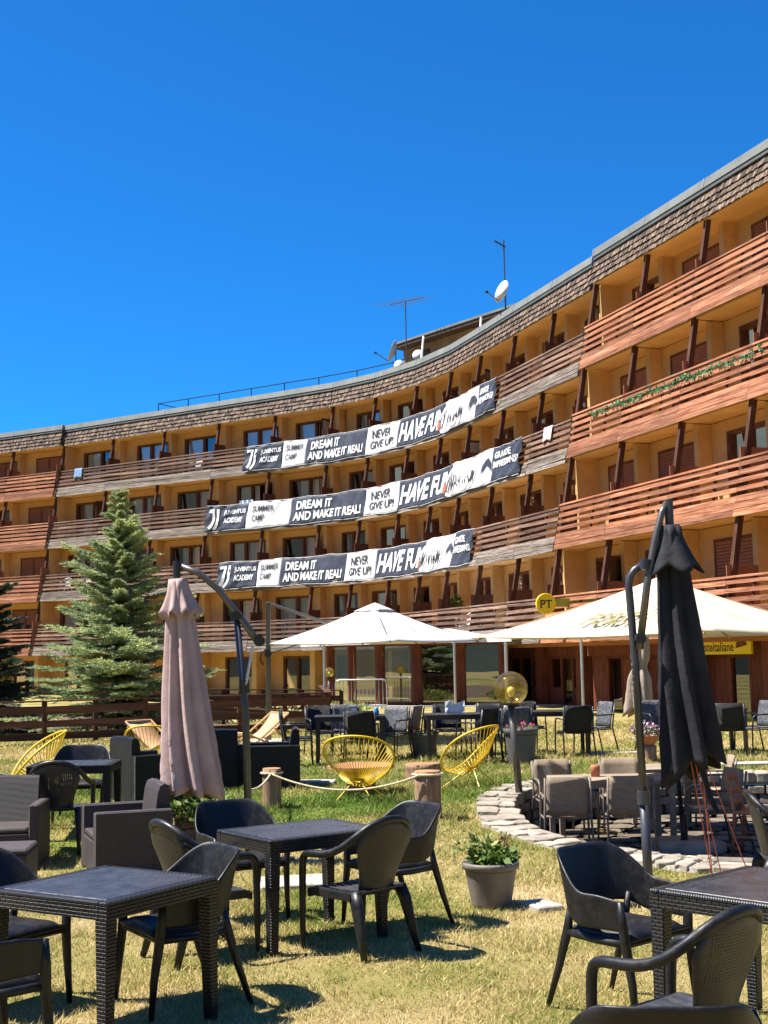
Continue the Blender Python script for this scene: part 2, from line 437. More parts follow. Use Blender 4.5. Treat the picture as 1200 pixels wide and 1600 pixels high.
M['shop_wood'] = mat_wood('red_brown_shopfront', [(0.3, (0.075, 0.02, 0.012)), (0.6, (0.17, 0.05, 0.028)), (0.85, (0.24, 0.085, 0.05))], axis=(4, 4, 0.8), rnd=0.12, bump=0.2)
M['fascia_wood'] = mat_wood('orange_fascia', [(0.3, (0.20, 0.08, 0.035)), (0.6, (0.38, 0.17, 0.075)), (0.85, (0.5, 0.27, 0.13))], rnd=0.1)
M['dish'] = mat_basic('satellite_dish_grey', (0.62, 0.62, 0.62), 0.5, 0.05, 3)
M['towel_blue'] = mat_cloth('blue_towel', (0.20, 0.33, 0.55))
M['towel_white'] = mat_cloth('white_towel', (0.75, 0.75, 0.76))
M['paper'] = mat_basic('white_paper', (0.78, 0.77, 0.74), 0.8, 0.03)
M['blue_plastic'] = mat_basic('blue_plastic', (0.03, 0.20, 0.6), 0.4, 0.03)
M['bulb'] = mat_basic('milky_bulb', (0.85, 0.78, 0.55), 0.3, 0.02)
# ------------------------------------------------------------------ foliage and grass materials
def mat_leaf(name, stops, rough=0.55, transl=0.25, pos_scale=None):
    m, nt, b = nodes(name)
    gi = N(nt, 'ShaderNodeNewGeometry')
    rp = ramp(nt, stops)
    if pos_scale:
        nz = N(nt, 'ShaderNodeTexNoise', inp={'Scale': pos_scale, 'Detail': 3.0})
        L(nt, gi.outputs['Position'], nz.inputs['Vector'])
        mr = N(nt, 'ShaderNodeMapRange', inp={1: 0.3, 2: 0.7}); L(nt, nz.outputs[0], mr.inputs[0])
        ma = N(nt, 'ShaderNodeMath', operation='MULTIPLY_ADD', inp={1: 0.5, 2: 0.0}); L(nt, gi.outputs['Random Per Island'], ma.inputs[0])
        mb = N(nt, 'ShaderNodeMath', operation='MULTIPLY_ADD', inp={1: 0.5}); L(nt, mr.outputs[0], mb.inputs[0]); L(nt, ma.outputs[0], mb.inputs[2])
        L(nt, mb.outputs[0], rp.inputs[0])
    else:
        L(nt, gi.outputs['Random Per Island'], rp.inputs[0])
    L(nt, rp.outputs[0], b.inputs['Base Color'])
    b.inputs['Roughness'].default_value = rough; b.inputs['Specular IOR Level'].default_value = 0.3
    tr = N(nt, 'ShaderNodeBsdfTranslucent'); L(nt, rp.outputs[0], tr.inputs[0])
    mx = N(nt, 'ShaderNodeMixShader', inp={0: transl})
    L(nt, b.outputs[0], mx.inputs[1]); L(nt, tr.outputs[0], mx.inputs[2]); L(nt, mx.outputs[0], nt.nodes['Material Output'].inputs[0])
    return m

GRASS = [(0.0, (0.12, 0.20, 0.028)), (0.26, (0.23, 0.28, 0.05)), (0.42, (0.40, 0.34, 0.11)), (0.68, (0.58, 0.455, 0.20)), (1.0, (0.72, 0.58, 0.33))]

def grass_field(nt):
    """0 = fresh green, 1 = straw: broad dry and watered patches of the lawn, by place on the ground"""
    gi = N(nt, 'ShaderNodeNewGeometry')
    nz = N(nt, 'ShaderNodeTexNoise', inp={'Scale': 0.55, 'Detail': 5.0, 'Roughness': 0.62})
    L(nt, gi.outputs['Position'], nz.inputs['Vector'])
    sp = N(nt, 'ShaderNodeSeparateXYZ'); L(nt, gi.outputs['Position'], sp.inputs[0])
    # the greener watered strip around the rope posts and planters
    d = N(nt, 'ShaderNodeMath', operation='SUBTRACT', inp={1: 16.2}); L(nt, sp.outputs[1], d.inputs[0])
    ab = N(nt, 'ShaderNodeMath', operation='ABSOLUTE'); L(nt, d.outputs[0], ab.inputs[0])
    mr = N(nt, 'ShaderNodeMapRange', inp={1: 1.0, 2: 4.6, 3: -0.42, 4: 0.0}); L(nt, ab.outputs[0], mr.inputs[0])
    far = N(nt, 'ShaderNodeMapRange', inp={1: 20.5, 2: 26.0, 3: 0.0, 4: 0.02}); L(nt, sp.outputs[1], far.inputs[0])
    m2 = N(nt, 'ShaderNodeMapRange', inp={1: 0.32, 2: 0.68}); L(nt, nz.outputs[0], m2.inputs[0])
    a = N(nt, 'ShaderNodeMath', operation='ADD'); L(nt, m2.outputs[0], a.inputs[0]); L(nt, mr.outputs[0], a.inputs[1])
    near = N(nt, 'ShaderNodeMapRange', inp={1: 10.0, 2: 14.0, 3: 0.15, 4: 0.0}); L(nt, sp.outputs[1], near.inputs[0])
    a1 = N(nt, 'ShaderNodeMath', operation='ADD'); L(nt, a.outputs[0], a1.inputs[0]); L(nt, near.outputs[0], a1.inputs[1])
    a2 = N(nt, 'ShaderNodeMath', operation='ADD'); L(nt, a1.outputs[0], a2.inputs[0]); L(nt, far.outputs[0], a2.inputs[1])
    return a2.outputs[0], gi

def mat_grass_blade():
    m, nt, b = nodes('grass_blade')
    fld, gi = grass_field(nt)
    k = N(nt, 'ShaderNodeMath', operation='MULTIPLY_ADD', inp={1: 0.62, 2: -0.16}); L(nt, fld, k.inputs[0])
    j = N(nt, 'ShaderNodeMath', operation='MULTIPLY_ADD', inp={1: 0.62}); L(nt, gi.outputs['Random Per Island'], j.inputs[0]); L(nt, k.outputs[0], j.inputs[2])
    rp = ramp(nt, GRASS); L(nt, j.outputs[0], rp.inputs[0])
    L(nt, rp.outputs[0], b.inputs['Base Color'])
    b.inputs['Roughness'].default_value = 0.6; b.inputs['Specular IOR Level'].default_value = 0.25
    tr = N(nt, 'ShaderNodeBsdfTranslucent'); L(nt, rp.outputs[0], tr.inputs[0])
    mx = N(nt, 'ShaderNodeMixShader', inp={0: 0.3})
    L(nt, b.outputs[0], mx.inputs[1]); L(nt, tr.outputs[0], mx.inputs[2]); L(nt, mx.outputs[0], nt.nodes['Material Output'].inputs[0])
    return m

def mat_lawn():
    m, nt, b = nodes('lawn_turf')
    fld, gi = grass_field(nt)
    n2 = N(nt, 'ShaderNodeTexNoise', inp={'Scale': 28.0, 'Detail': 8.0, 'Roughness': 0.75}); L(nt, gi.outputs['Position'], n2.inputs['Vector'])
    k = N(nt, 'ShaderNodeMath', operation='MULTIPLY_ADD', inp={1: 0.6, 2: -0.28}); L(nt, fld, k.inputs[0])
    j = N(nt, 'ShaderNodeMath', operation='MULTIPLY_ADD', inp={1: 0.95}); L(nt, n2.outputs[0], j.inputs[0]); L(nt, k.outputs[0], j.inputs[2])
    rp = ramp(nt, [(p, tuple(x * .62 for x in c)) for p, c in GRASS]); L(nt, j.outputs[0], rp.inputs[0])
    L(nt, rp.outputs[0], b.inputs['Base Color'])
    b.inputs['Roughness'].default_value = 1.0; b.inputs['Specular IOR Level'].default_value = 0.1
    bp = N(nt, 'ShaderNodeBump', inp={'Strength': 0.9, 'Distance': 0.03}); L(nt, n2.outputs[0], bp.inputs['Height']); L(nt, bp.outputs[0], b.inputs['Normal'])
    return m

M['lawn'] = mat_lawn()
M['blade'] = mat_grass_blade()
M['needle'] = mat_leaf('blue_spruce_needles', [(0.0, (0.09, 0.14, 0.09)), (0.35, (0.27, 0.35, 0.19)), (0.65, (0.50, 0.56, 0.27)), (1.0, (0.70, 0.70, 0.30))], transl=0.35, pos_scale=2.2)
M['needle_dark'] = mat_leaf('dark_spruce_needles', [(0.0, (0.02, 0.04, 0.027)), (0.5, (0.055, 0.09, 0.055)), (1.0, (0.13, 0.17, 0.10))], transl=0.1, pos_scale=2.2)
M['leaf'] = mat_leaf('green_leaf', [(0.0, (0.035, 0.08, 0.012)), (0.5, (0.09, 0.17, 0.03)), (1.0, (0.19, 0.27, 0.06))])
M['leaf_pale'] = mat_leaf('pale_leaf', [(0.0, (0.10, 0.16, 0.03)), (0.5, (0.22, 0.28, 0.07)), (1.0, (0.42, 0.42, 0.17))])
M['leaf_dry'] = mat_leaf('dry_flower', [(0.0, (0.12, 0.06, 0.03)), (0.5, (0.22, 0.10, 0.07)), (1.0, (0.30, 0.20, 0.10))])
M['petal_pink'] = mat_leaf('pink_petal', [(0.0, (0.45, 0.04, 0.16)), (1.0, (0.7, 0.12, 0.3))])
M['petal_purple'] = mat_leaf('purple_white_petal', [(0.0, (0.07, 0.008, 0.05)), (0.6, (0.14, 0.02, 0.10)), (0.72, (0.7, 0.62, 0.66)), (1.0, (0.8, 0.75, 0.76))])
M['ivy'] = mat_leaf('ivy_leaf', [(0.0, (0.03, 0.16, 0.06)), (1.0, (0.10, 0.36, 0.20))])
M['bark'] = mat_basic('spruce_bark', (0.085, 0.055, 0.04), 0.95, 0.3, 10, bump=1, bscale=30, stretch=(3, 3, .6))
M['shaded_needle_litter'] = mat_basic('shaded_needle_litter', (0.12, 0.075, 0.045), 1, 0.3, 12, bump=1, bscale=50)  # brown litter, darkened to carry the shade behind the fence
M['pit_floor'] = mat_basic('patio_earth', (0.13, 0.105, 0.075), 0.95, 0.2, 3, bump=0.8, bscale=30)

# ------------------------------------------------------------------ lawn
PIT_C = (4.3, 14.6); PIT_RX = 3.3; PIT_RY = 3.65
def pit_k(x, y, rx=PIT_RX, ry=PIT_RY):
    return (abs((x - PIT_C[0]) / rx) ** 2.3 + abs((y - PIT_C[1]) / ry) ** 2.3) ** (1 / 2.3)

def lawn():
    xs = sorted(set([-3000, -900, -250, -90, -45, -26] + [round(-15 + i * .25, 3) for i in range(121)] + [26, 45, 90, 250, 900, 3000]))
    ys = sorted(set([-3000, -900, -250, -80, -25, -8, -2] + [round(i * .25, 3) for i in range(141)] + [42, 50, 62, 80, 120, 300, 900, 4000]))
    vs = []; fs = []
    n = len(xs)
    for y in ys:
        for x in xs:
            vs.append((x, y, ground_z(y) + (0.012 * math.sin(x * 2.1 + y) + 0.012 * math.sin(y * 1.7 - x * .6) if abs(x) < 15 and 0 < y < 34 else 0)))
    for j in range(len(ys) - 1):
        for i in range(n - 1):
            cx = (xs[i] + xs[i + 1]) / 2; cy = (ys[j] + ys[j + 1]) / 2
            if pit_k(cx, cy) < 0.93 and abs(cx) < 15:
                continue
            fs.append((j * n + i, j * n + i + 1, (j + 1) * n + i + 1, (j + 1) * n + i))
    b = MB(); b.add(vs, fs)
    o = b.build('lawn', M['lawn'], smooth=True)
    tag(o, kind='structure')
lawn()

def grass():
    """single-blade triangles, dense close to the camera and larger and sparser further off"""
    P = []; H = []
    for (y0, y1, dens, h0, h1) in ((3.5, 7.5, 5200, .014, .046), (7.5, 11, 4200, .016, .05), (11, 16, 2300, .02, .065), (16, 21, 1300, .03, .085), (21, 32, 420, .035, .085)):
        w = 0.34 * y1 + .6
        n = int((y1 - y0) * 2 * w * dens)
        x = rng.uniform(-w, w, n); y = rng.uniform(y0, y1, n)
        k = np.abs(x) < 0.34 * y + .6
        x, y = x[k], y[k]
        pk = (np.abs((x - PIT_C[0]) / PIT_RX) ** 2.3 + np.abs((y - PIT_C[1]) / PIT_RY) ** 2.3)
        k = pk > 1.03
        x, y = x[k], y[k]
        # clumping
        cl = np.sin(x * 3.1 + 1.3 * np.sin(y * 2.3)) * np.sin(y * 2.7 + 1.1 * np.sin(x * 1.9)) + rng.normal(0, .55, len(x))
        k = cl > -0.75
        x, y, cl = x[k], y[k], cl[k]
        h = rng.uniform(h0, h1, len(x)) * np.clip(0.75 + .3 * cl, .5, 1.5)
        P.append(np.stack([x, y], 1)); H.append(h)
    # taller tufts: scattered in the turf, thicker round posts, planters and the stone ring
    cx = []; cy = []; ch = []
    for _ in range(1500):
        y = 4.5 + 20 * rng.random() ** 1.3; x = rng.uniform(-.34 * y - .5, .34 * y + .5); cx.append(x); cy.append(y); ch.append(rng.uniform(.035, .075))
    for (px, py, k, rr_) in ((1.6, 15.95, 40, .35), (.43, 14.34, 16, .25), (-1.36, 15.16, 14, .2), (.9, 17.0, 70, .9), (-.3, 15.9, 40, .7), (.6, 21.6, 25, .5), (2.05, 19.9, 40, .6), (3.0, 20.8, 30, .7)):
        for _ in range(k):
            cx.append(px + rng.normal(0, rr_)); cy.append(py + rng.normal(0, rr_)); ch.append(rng.uniform(.07, .15))
    for a_ in rng.uniform(0, 6.28, 240):
        k_ = rng.uniform(1.02, 1.08)
        cx.append(PIT_C[0] + PIT_RX * k_ * np.sign(np.cos(a_)) * abs(np.cos(a_)) ** (2 / 2.3)); cy.append(PIT_C[1] + PIT_RY * k_ * np.sign(np.sin(a_)) * abs(np.sin(a_)) ** (2 / 2.3)); ch.append(rng.uniform(.03, .08))
    for x, y, h in zip(cx, cy, ch):
        if abs((x - PIT_C[0]) / PIT_RX) ** 2.3 + abs((y - PIT_C[1]) / PIT_RY) ** 2.3 < 1.01: continue
        m_ = 22; r_ = rng.normal(0, .03, (m_, 2)) * (.6 + y / 14)
        P.append(np.stack([x + r_[:, 0], y + r_[:, 1]], 1)); H.append(rng.uniform(.6, 1.15, m_) * h)
    P = np.concatenate(P); H = np.concatenate(H)
    n = len(P)
    kk = np.clip((P[:, 1] - 9.5) / 8.5, 0, 1); gz = -.2 + .2 * kk * kk * (3 - 2 * kk)
    gz = gz + .012 * np.sin(P[:, 0] * 2.1 + P[:, 1]) + .012 * np.sin(P[:, 1] * 1.7 - P[:, 0] * .6) - .004
    a = rng.uniform(0, 2 * np.pi, n); wd = rng.uniform(.0026, .0055, n) * np.clip(P[:, 1] / 8, .8, 3.2)
    lean = rng.uniform(.1, 1.5, n); la = rng.uniform(0, 2 * np.pi, n)
    v = np.zeros((n, 3, 3), np.float32)
    v[:, 0, 0] = P[:, 0] - np.cos(a) * wd; v[:, 0, 1] = P[:, 1] - np.sin(a) * wd; v[:, 0, 2] = gz
    v[:, 1, 0] = P[:, 0] + np.cos(a) * wd; v[:, 1, 1] = P[:, 1] + np.sin(a) * wd; v[:, 1, 2] = gz
    v[:, 2, 0] = P[:, 0] + np.cos(la) * H * lean; v[:, 2, 1] = P[:, 1] + np.sin(la) * H * lean; v[:, 2, 2] = gz + H
    tri_mesh('grass', v.reshape(-1, 3), M['blade'], kind='stuff', label='short dry yellow and green grass of the lawn', cat='grass')

def tri_mesh(name, v, mat, parent=None, kind=None, label=None, cat=None):
    n = len(v) // 3
    me = bpy.data.meshes.new(name)
    me.vertices.add(len(v)); me.vertices.foreach_set('co', np.asarray(v, np.float32).ravel())
    me.loops.add(n * 3); me.loops.foreach_set('vertex_index', np.arange(n * 3, dtype=np.int32))
    me.polygons.add(n); me.polygons.foreach_set('loop_start', np.arange(0, n * 3, 3, dtype=np.int32))
    try:
        me.polygons.foreach_set('loop_total', np.full(n, 3, np.int32))
    except Exception:
        pass
    me.materials.append(mat); me.update(calc_edges=True); me.validate()
    o = bpy.data.objects.new(name, me); col.objects.link(o)
    if parent is not None: o.parent = parent
    return tag(o, label, cat, None, kind)
grass()

# ------------------------------------------------------------------ hotel: plan of the facade
def plan_curve():
    x, y, s1, s2, a, b, Ln = 6.495, 39.809, 11.175, 22.596, 108.937, 147.019, 38.515
    n = 770; ds = Ln / n; pts = [(x, y)]
    for i in range(n):
        s = (i + .5) * ds; k = min(1, max(0, (s - s1) / (s2 - s1))); th = rad(a + (b - a) * k)
        x += math.cos(th) * ds; y += math.sin(th) * ds; pts.append((x, y))
    return np.array(pts), ds
CURVE, CDS = plan_curve()
def at_s(s):
    """point and outward normal of the curved wing's railing line (top storey)"""
    i = max(0, min(len(CURVE) - 2, int(s / CDS))); t = s / CDS - i
    p = CURVE[i] * (1 - t) + CURVE[i + 1] * t
    d = CURVE[i + 1] - CURVE[i]; d = d / np.hypot(*d)
    return Vector((p[0], p[1], 0)), Vector((-d[1], d[0], 0))
POST_S = [0.0, 2.89, 6.08, 9.24, 12.22, 15.09, 18.02, 20.72, 24.14, 27.65, 31.25, 34.85, 38.50]
LEAN = 0.19
ZREF = 11.8
RAIL_Z = [3.4, 6.2, 9.0, 11.8]

SECT = {}
SECT['curved'] = [at_s(s) for s in POST_S]
dA = Vector((math.cos(rad(109)), math.sin(rad(109)), 0)); nA = Vector((-dA.y, dA.x, 0))
A0 = Vector((6.42, 39.10, 0))
SECT['near'] = [(A0 - dA * (3.12 * k), nA) for k in range(6)][::-1]
dC = Vector((math.cos(rad(150.5)), math.sin(rad(150.5)), 0)); nC = Vector((-dC.y, dC.x, 0))
C0 = Vector((-17.44, 67.72, 0))
SECT['far'] = [(C0 + dC * (3.6 * k), nC) for k in range(5)]

hotel = thing('hotel_building', (0, 0, 0), 0, 'long curved five storey ochre hotel with wooden balconies and shingled eaves', 'building')

def lean_off(z):
    return -(z - ZREF) * LEAN

def board(name, a, b, n, z0, z1, d0, d1, mat, parent, tilt=0.0, ext=0.0):
    """a board between plan points a and b (already on the railing line of the top storey), leaning with the facade.
    z0..z1 heights, d0..d1 depth range measured outward. Local X runs along the board."""
    t = (b - a); w = t.length; t.normalize()
    if t.x * n.y - t.y * n.x < 0: t = -t
    zc = (z0 + z1) / 2
    b_ = MB()
    h = (z1 - z0) / 2
    w2 = w / 2 + ext
    s = LEAN
    vs = []
    for k in (-1, 1):
        for (i, j) in ((-1, d0), (1, d0), (1, d1), (-1, d1)):
            vs.append((i * w2, j - s * k * h, k * h + i * tilt))
    b_.hexa(vs)
    o = b_.build(name, mat, parent)
    c = (a + b) / 2 + n * lean_off(zc)
    o.matrix_world = Matrix(((t.x, n.x, 0, c.x), (t.y, n.y, 0, c.y), (0, 0, 1, zc), (0, 0, 0, 1)))
    return o

def local_frame(a, b, z):
    """matrix: local x along the bay, y outward, z up, origin at a on the railing line at height z"""
    t = (b - a); w = t.length; t.normalize(); n = Vector((-t.y, t.x, 0))
    if n.dot(Vector((0, -1, 0))) < 0: n = -n
    c = a + n * lean_off(z)
    return Matrix(((t.x, n.x, 0, c.x), (t.y, n.y, 0, c.y), (0, 0, 1, z), (0, 0, 0, 1))), w

def place(o, Mx):
    o.matrix_world = Mx
    return o

WALL_D = 1.45
def make_bay(sec, k, level):
    """one balcony bay of one storey"""
    (a, na), (b, nb) = SECT[sec][k], SECT[sec][k + 1]
    if sec == 'near':
        pass
    rail = RAIL_Z[level]
    zf = rail - 1.05
    Mx, w = local_frame(a, b, zf)
    if Mx.to_3x3().determinant() < 0:
        (a, na), (b, nb) = (b, nb), (a, na)
        Mx, w = local_frame(a, b, zf)
    rr = random.Random(hash((sec, k, level)) & 0xffff if False else (k * 31 + level * 7 + {'near': 1, 'curved': 2, 'far': 3}[sec] * 101))
    top = 2.45 if level < 3 else 2.46
    # slab with ochre soffit
    s = MB(); s.box(-.04, w + .04, -WALL_D - 1.2, -.06, -.33, 0)
    place(s.build('balcony_slab', M['soffit'], hotel), Mx)
    # wall with a window opening and the dim room behind it
    u0, u1 = w * .14, w * .76
    if sec != 'far' and k % 2: u0, u1 = w * .22, w * .84
    v0, v1 = 0.12, 2.14
    y = -WALL_D
    q = MB()
    for (x0, x1, z0, z1) in ((-.05, u0, 0, top), (u1, w + .05, 0, top), (u0, u1, v1, top), (u0, u1, 0, v0)):
        q.box(x0, x1, y - .2, y, z0, z1)
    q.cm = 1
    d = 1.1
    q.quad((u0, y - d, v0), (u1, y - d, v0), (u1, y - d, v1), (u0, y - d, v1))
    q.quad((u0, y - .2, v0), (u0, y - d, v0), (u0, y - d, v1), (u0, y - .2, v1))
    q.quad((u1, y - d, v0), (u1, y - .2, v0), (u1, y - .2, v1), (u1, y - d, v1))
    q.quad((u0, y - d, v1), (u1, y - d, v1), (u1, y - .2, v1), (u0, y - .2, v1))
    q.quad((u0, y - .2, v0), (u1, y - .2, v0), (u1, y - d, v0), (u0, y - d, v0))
    place(q.build('wall', [M['ochre'], M['room']], hotel), Mx)
    # pier between the rooms
    pw = 0.16
    p = MB(); p.box(-.04, pw, y + .003, y + .42, 0.003, top)
    place(p.build('pier', M['ochre'], hotel), Mx)
    # window: frame, mullion, panes, curtain
    fr = MB(); t = .085; yf = y - .10
    um = u0 + (u1 - u0) * (.42 if k % 2 else .56)
    for (x0, x1, z0, z1) in ((u0, u0 + t, v0, v1), (u1 - t, u1, v0, v1), (u0 + t, u1 - t, v1 - t, v1), (u0 + t, u1 - t, v0, v0 + t), (um - .06, um + .06, v0 + t, v1 - t)):
        fr.box(x0 + .001, x1 - .001, yf - .04, y + .03, z0 + .001, z1 - .001)
    W = place(fr.build('window', M['frame'], hotel), Mx)
    shut = sec != 'curved' and rr.random() < .62
    parts = ((u0 + t, um - .06), (um + .06, u1 - t))
    open_leaf = (not shut) and rr.random() < .34
    for i, (x0, x1) in enumerate(parts):
        if open_leaf and i == 0:
            # casement leaf swung out over the balcony
            g = MB(); ww = x1 - x0
            g.box(0, ww, -.02, .02, 0, v1 - v0 - .2)
            lf = g.build('open_leaf', M['frame'], W)
            g2 = MB(); g2.box(.07, ww - .07, -.024, .024, .09, v1 - v0 - .29)
            ang = rad(rr.uniform(95, 130))
            lf.matrix_world = Mx @ Matrix.Translation((x0 - .04, y + .05, v0 + .1)) @ Matrix.Rotation(ang, 4, 'Z')
            pl = g2.build('pane', M['curtain'] if rr.random() < .5 else M['pane'], W)
            pl.matrix_world = lf.matrix_world
            continue
        pn = MB()
        pn.quad((x0, yf, v0 + t), (x1, yf, v0 + t), (x1, yf, v1 - t), (x0, yf, v1 - t))
        po = pn.build('pane', M['pane'], W)
        po.matrix_world = Mx
    if shut:
        sh = MB(); nz = 22; dz = (v1 - v0 - 2 * t) / nz
        for i in range(int(nz * rr.choice((0, 0, 0, .3, .45, .6))), nz):
            sh.box(u0 + t + .01, u1 - t - .01, y + .002, y + .02, v0 + t + i * dz + .012, v0 + t + (i + 1) * dz)
        so = sh.build('roller_shutter', M['shutter'], W); so.matrix_world = Mx
    else:
        cu = MB(); rows = [[], []]
        c0 = u0 + t; c1 = u0 + (u1 - u0) * rr.uniform(.45, .95)
        if rr.random() < .5: c0, c1 = u1 - (c1 - u0), u1 - t
        nn = 26
        for i in range(nn + 1):
            x = c0 + (c1 - c0) * i / nn; yy = y - .24 + .03 * math.sin(i * 1.7)
            rows[0].append((x, yy, v0 + .1)); rows[1].append((x, yy, v1 - .03))
        cu.grid(rows)
        co = cu.build('curtain', M['curtain'], W, smooth=True); co.matrix_world = Mx
    # low timber screen between neighbouring balconies
    sc = MB()
    hs = 1.32 if sec != 'near' else 1.2
    for i in range(3):
        sc.box(-.03, .0, -.16 - .38 * (i + 1) + .006, -.16 - .38 * i, .02, hs + .12)
    place(sc.build('partition_screen', M['frame'] if sec == 'curved' else M['shutter'], hotel), Mx)
    # railing boards
    wood = M['wood_red'] if sec != 'curved' else M['wood_brown']
    apr = M['wood_red'] if sec != 'curved' else M['wood_grey']
    n = (na + nb).normalized()
    jit = .003 if sec != 'curved' else .020
    board('handrail', a, b, n, rail - .05, rail, -.05, .075, wood, hotel, ext=-.002)
    for i in range(4):
        zt = rail - .085 - i * .205
        hh = .125 + rr.uniform(-.012, .012)
        board('railing_plank', a, b, n, zt - hh + .012, zt, .0, .035 + rr.uniform(0, .008), wood, hotel, tilt=rr.uniform(-jit, jit), ext=-.006)
    na_ = 4 if sec == 'curved' else 3
    pz_ = .125 if sec == 'curved' else .165
    for i in range(na_):
        zt = rail - .91 - i * pz_
        board('apron_board', a, b, n, zt - pz_ + .012 + rr.uniform(-.008, .012), zt, .0 + .004 * i, .035 + .012 * i + rr.uniform(0, .03 if sec == 'curved' else .012), apr, hotel, tilt=rr.uniform(-jit, jit), ext=-.004)
    for i in range(2):
        f = (i + 1) / 3
        c = a.lerp(b, f)
        tt = (b - a).normalized() * .03
        board('baluster', c - tt, c + tt, n, rail - 1.0, rail - .052, -.05, -.004, M['post'], hotel)

for lv in range(4):
    for sec in SECT:
        for k in range(len(SECT[sec]) - 1):
            make_bay(sec, k, lv)

# leaning posts, one per bay line, full height
def post(p, n, z0, z1, wd=.075, dp=.21, mat=None):
    t = Vector((n.y, -n.x, 0))
    q = MB(); vs = []
    for z in (z0, z1):
        c = p + n * lean_off(z); c.z = z
        for (i, j) in ((-1, -dp), (1, -dp), (1, -.062), (-1, -.062)):
            vs.append(c + t * (i * wd) + n * j)
    q.hexa(vs)
    return q.build('post', mat or M['post'], hotel)
for sec in SECT:
    for (p, n) in (SECT[sec][1:] if sec == 'far' else SECT[sec]):
        post(p, n, 2.0, 13.26, wd=.05 if sec == 'curved' else .065)

# eaves: shingle courses, flashing, roof slab
def strip(name, sec, z0, z1, d0, d1, mat, lean=True, sub=1):
    """band along a wing; d0/d1 outward depth of the inner and outer face"""
    q = MB(); rows = [[], [], [], []]
    P = SECT[sec]
    for (p, n) in P:
        for r, (z, d) in enumerate(((z0, d0), (z0, d1), (z1, d1), (z1, d0))):
            c = p + n * (lean_off(z if lean else z0) + d); rows[r].append((c.x, c.y, z))
    m = len(P)
    vs = [v for r in rows for v in r]; fs = []
    for r in range(4):
        r2 = (r + 1) % 4
        for i in range(m - 1):
            fs.append((r * m + i, r * m + i + 1, r2 * m + i + 1, r2 * m + i))
    fs.append((0, m, 2 * m, 3 * m)); fs.append((m - 1, 4 * m - 1, 3 * m - 1, 2 * m - 1))
    q.add(vs, fs)
    return q.build(name, mat, hotel)
SH0 = {'near': 13.18, 'curved': 13.2, 'far': 13.22}
for sec in SECT:
    z = SH0[sec]
    strip('eaves_backing', sec, z + .06, z + .78, -.30, -.02, M['flash_dark'])
    strip('eaves_soffit', sec, z + .01, z + .05, -3.0, -.04, M['soffit'])
    strip('flashing', sec, z + .785, z + .90, -.3, .10, M['flash_dark'])
    strip('flashing', sec, z + .905, z + 1.16, -.3, .13, M['flash'])
    strip('roof_slab', sec, z + .95, z + 1.10, -14, -.31, M['flash_dark'], lean=False)
    strip('rear_light_block', sec, -.3, z + .94, -14, -13.7, M['ochre'], lean=False)  # unseen wall behind the rooms, added to block light
# vertical seams on the flashing
for sec in SECT:
    for (p, n) in SECT[sec]:
        for zz in (0,):
            t = Vector((n.y, -n.x, 0)) * .02
            board('flashing_seam', p - t, p + t, n, SH0[sec] + .90, SH0[sec] + 1.17, .10, .145, M['galv'], hotel)

def shingles():
    """four courses; those of the near wing and the first bays of the curved wing are single objects, the rest one piece of stuff"""
    rr = random.Random(5)
    stuff = MB(); cnt = 0
    base = {}
    for sec in ('near', 'curved', 'far'):
        P = SECT[sec]
        runs = list(range(len(P) - 1))
        if sec == 'near': runs = runs[::-1]
        for k in runs:
            (a, na), (b, nb) = P[k], P[k + 1]
            w = (b - a).length; t = (b - a) / w
            n = (na + nb).normalized()
            for cse in range(4):
                x = -rr.uniform(0, .06)
                while x < w - .02:
                    sw = rr.uniform(.075, .15)
                    x1 = min(x + sw, w)
                    zb = SH0[sec] + cse * .185 + rr.uniform(-.022, .012); zt = zb + .27
                    if cse == 3: zt = SH0[sec] + .80
                    thick = rr.uniform(.012, .030)
                    vs = []
                    for (z, dd) in ((zb, .07), (zt, .004)):
                        c0 = a + t * max(x, 0) + n * lean_off(z); c1 = a + t * (x1 - .006) + n * lean_off(z)
                        vs += [c0 + n * dd, c1 + n * dd, c1 + n * (dd + thick), c0 + n * (dd + thick)]
                        for v in vs[-4:]: v.z = z
                    visible = (sec == 'near' and k >= 1)
                    if visible and cnt < 290:
                        cnt += 1
                        m_ = MB(); m_.hexa(vs); m_.build('shingle', M['shingle'], hotel)
                    else:
                        stuff.hexa(vs)
                    x = x1
    o = stuff.build('shingle_courses', M['shingle'], hotel); tag(o, kind='stuff')
shingles()
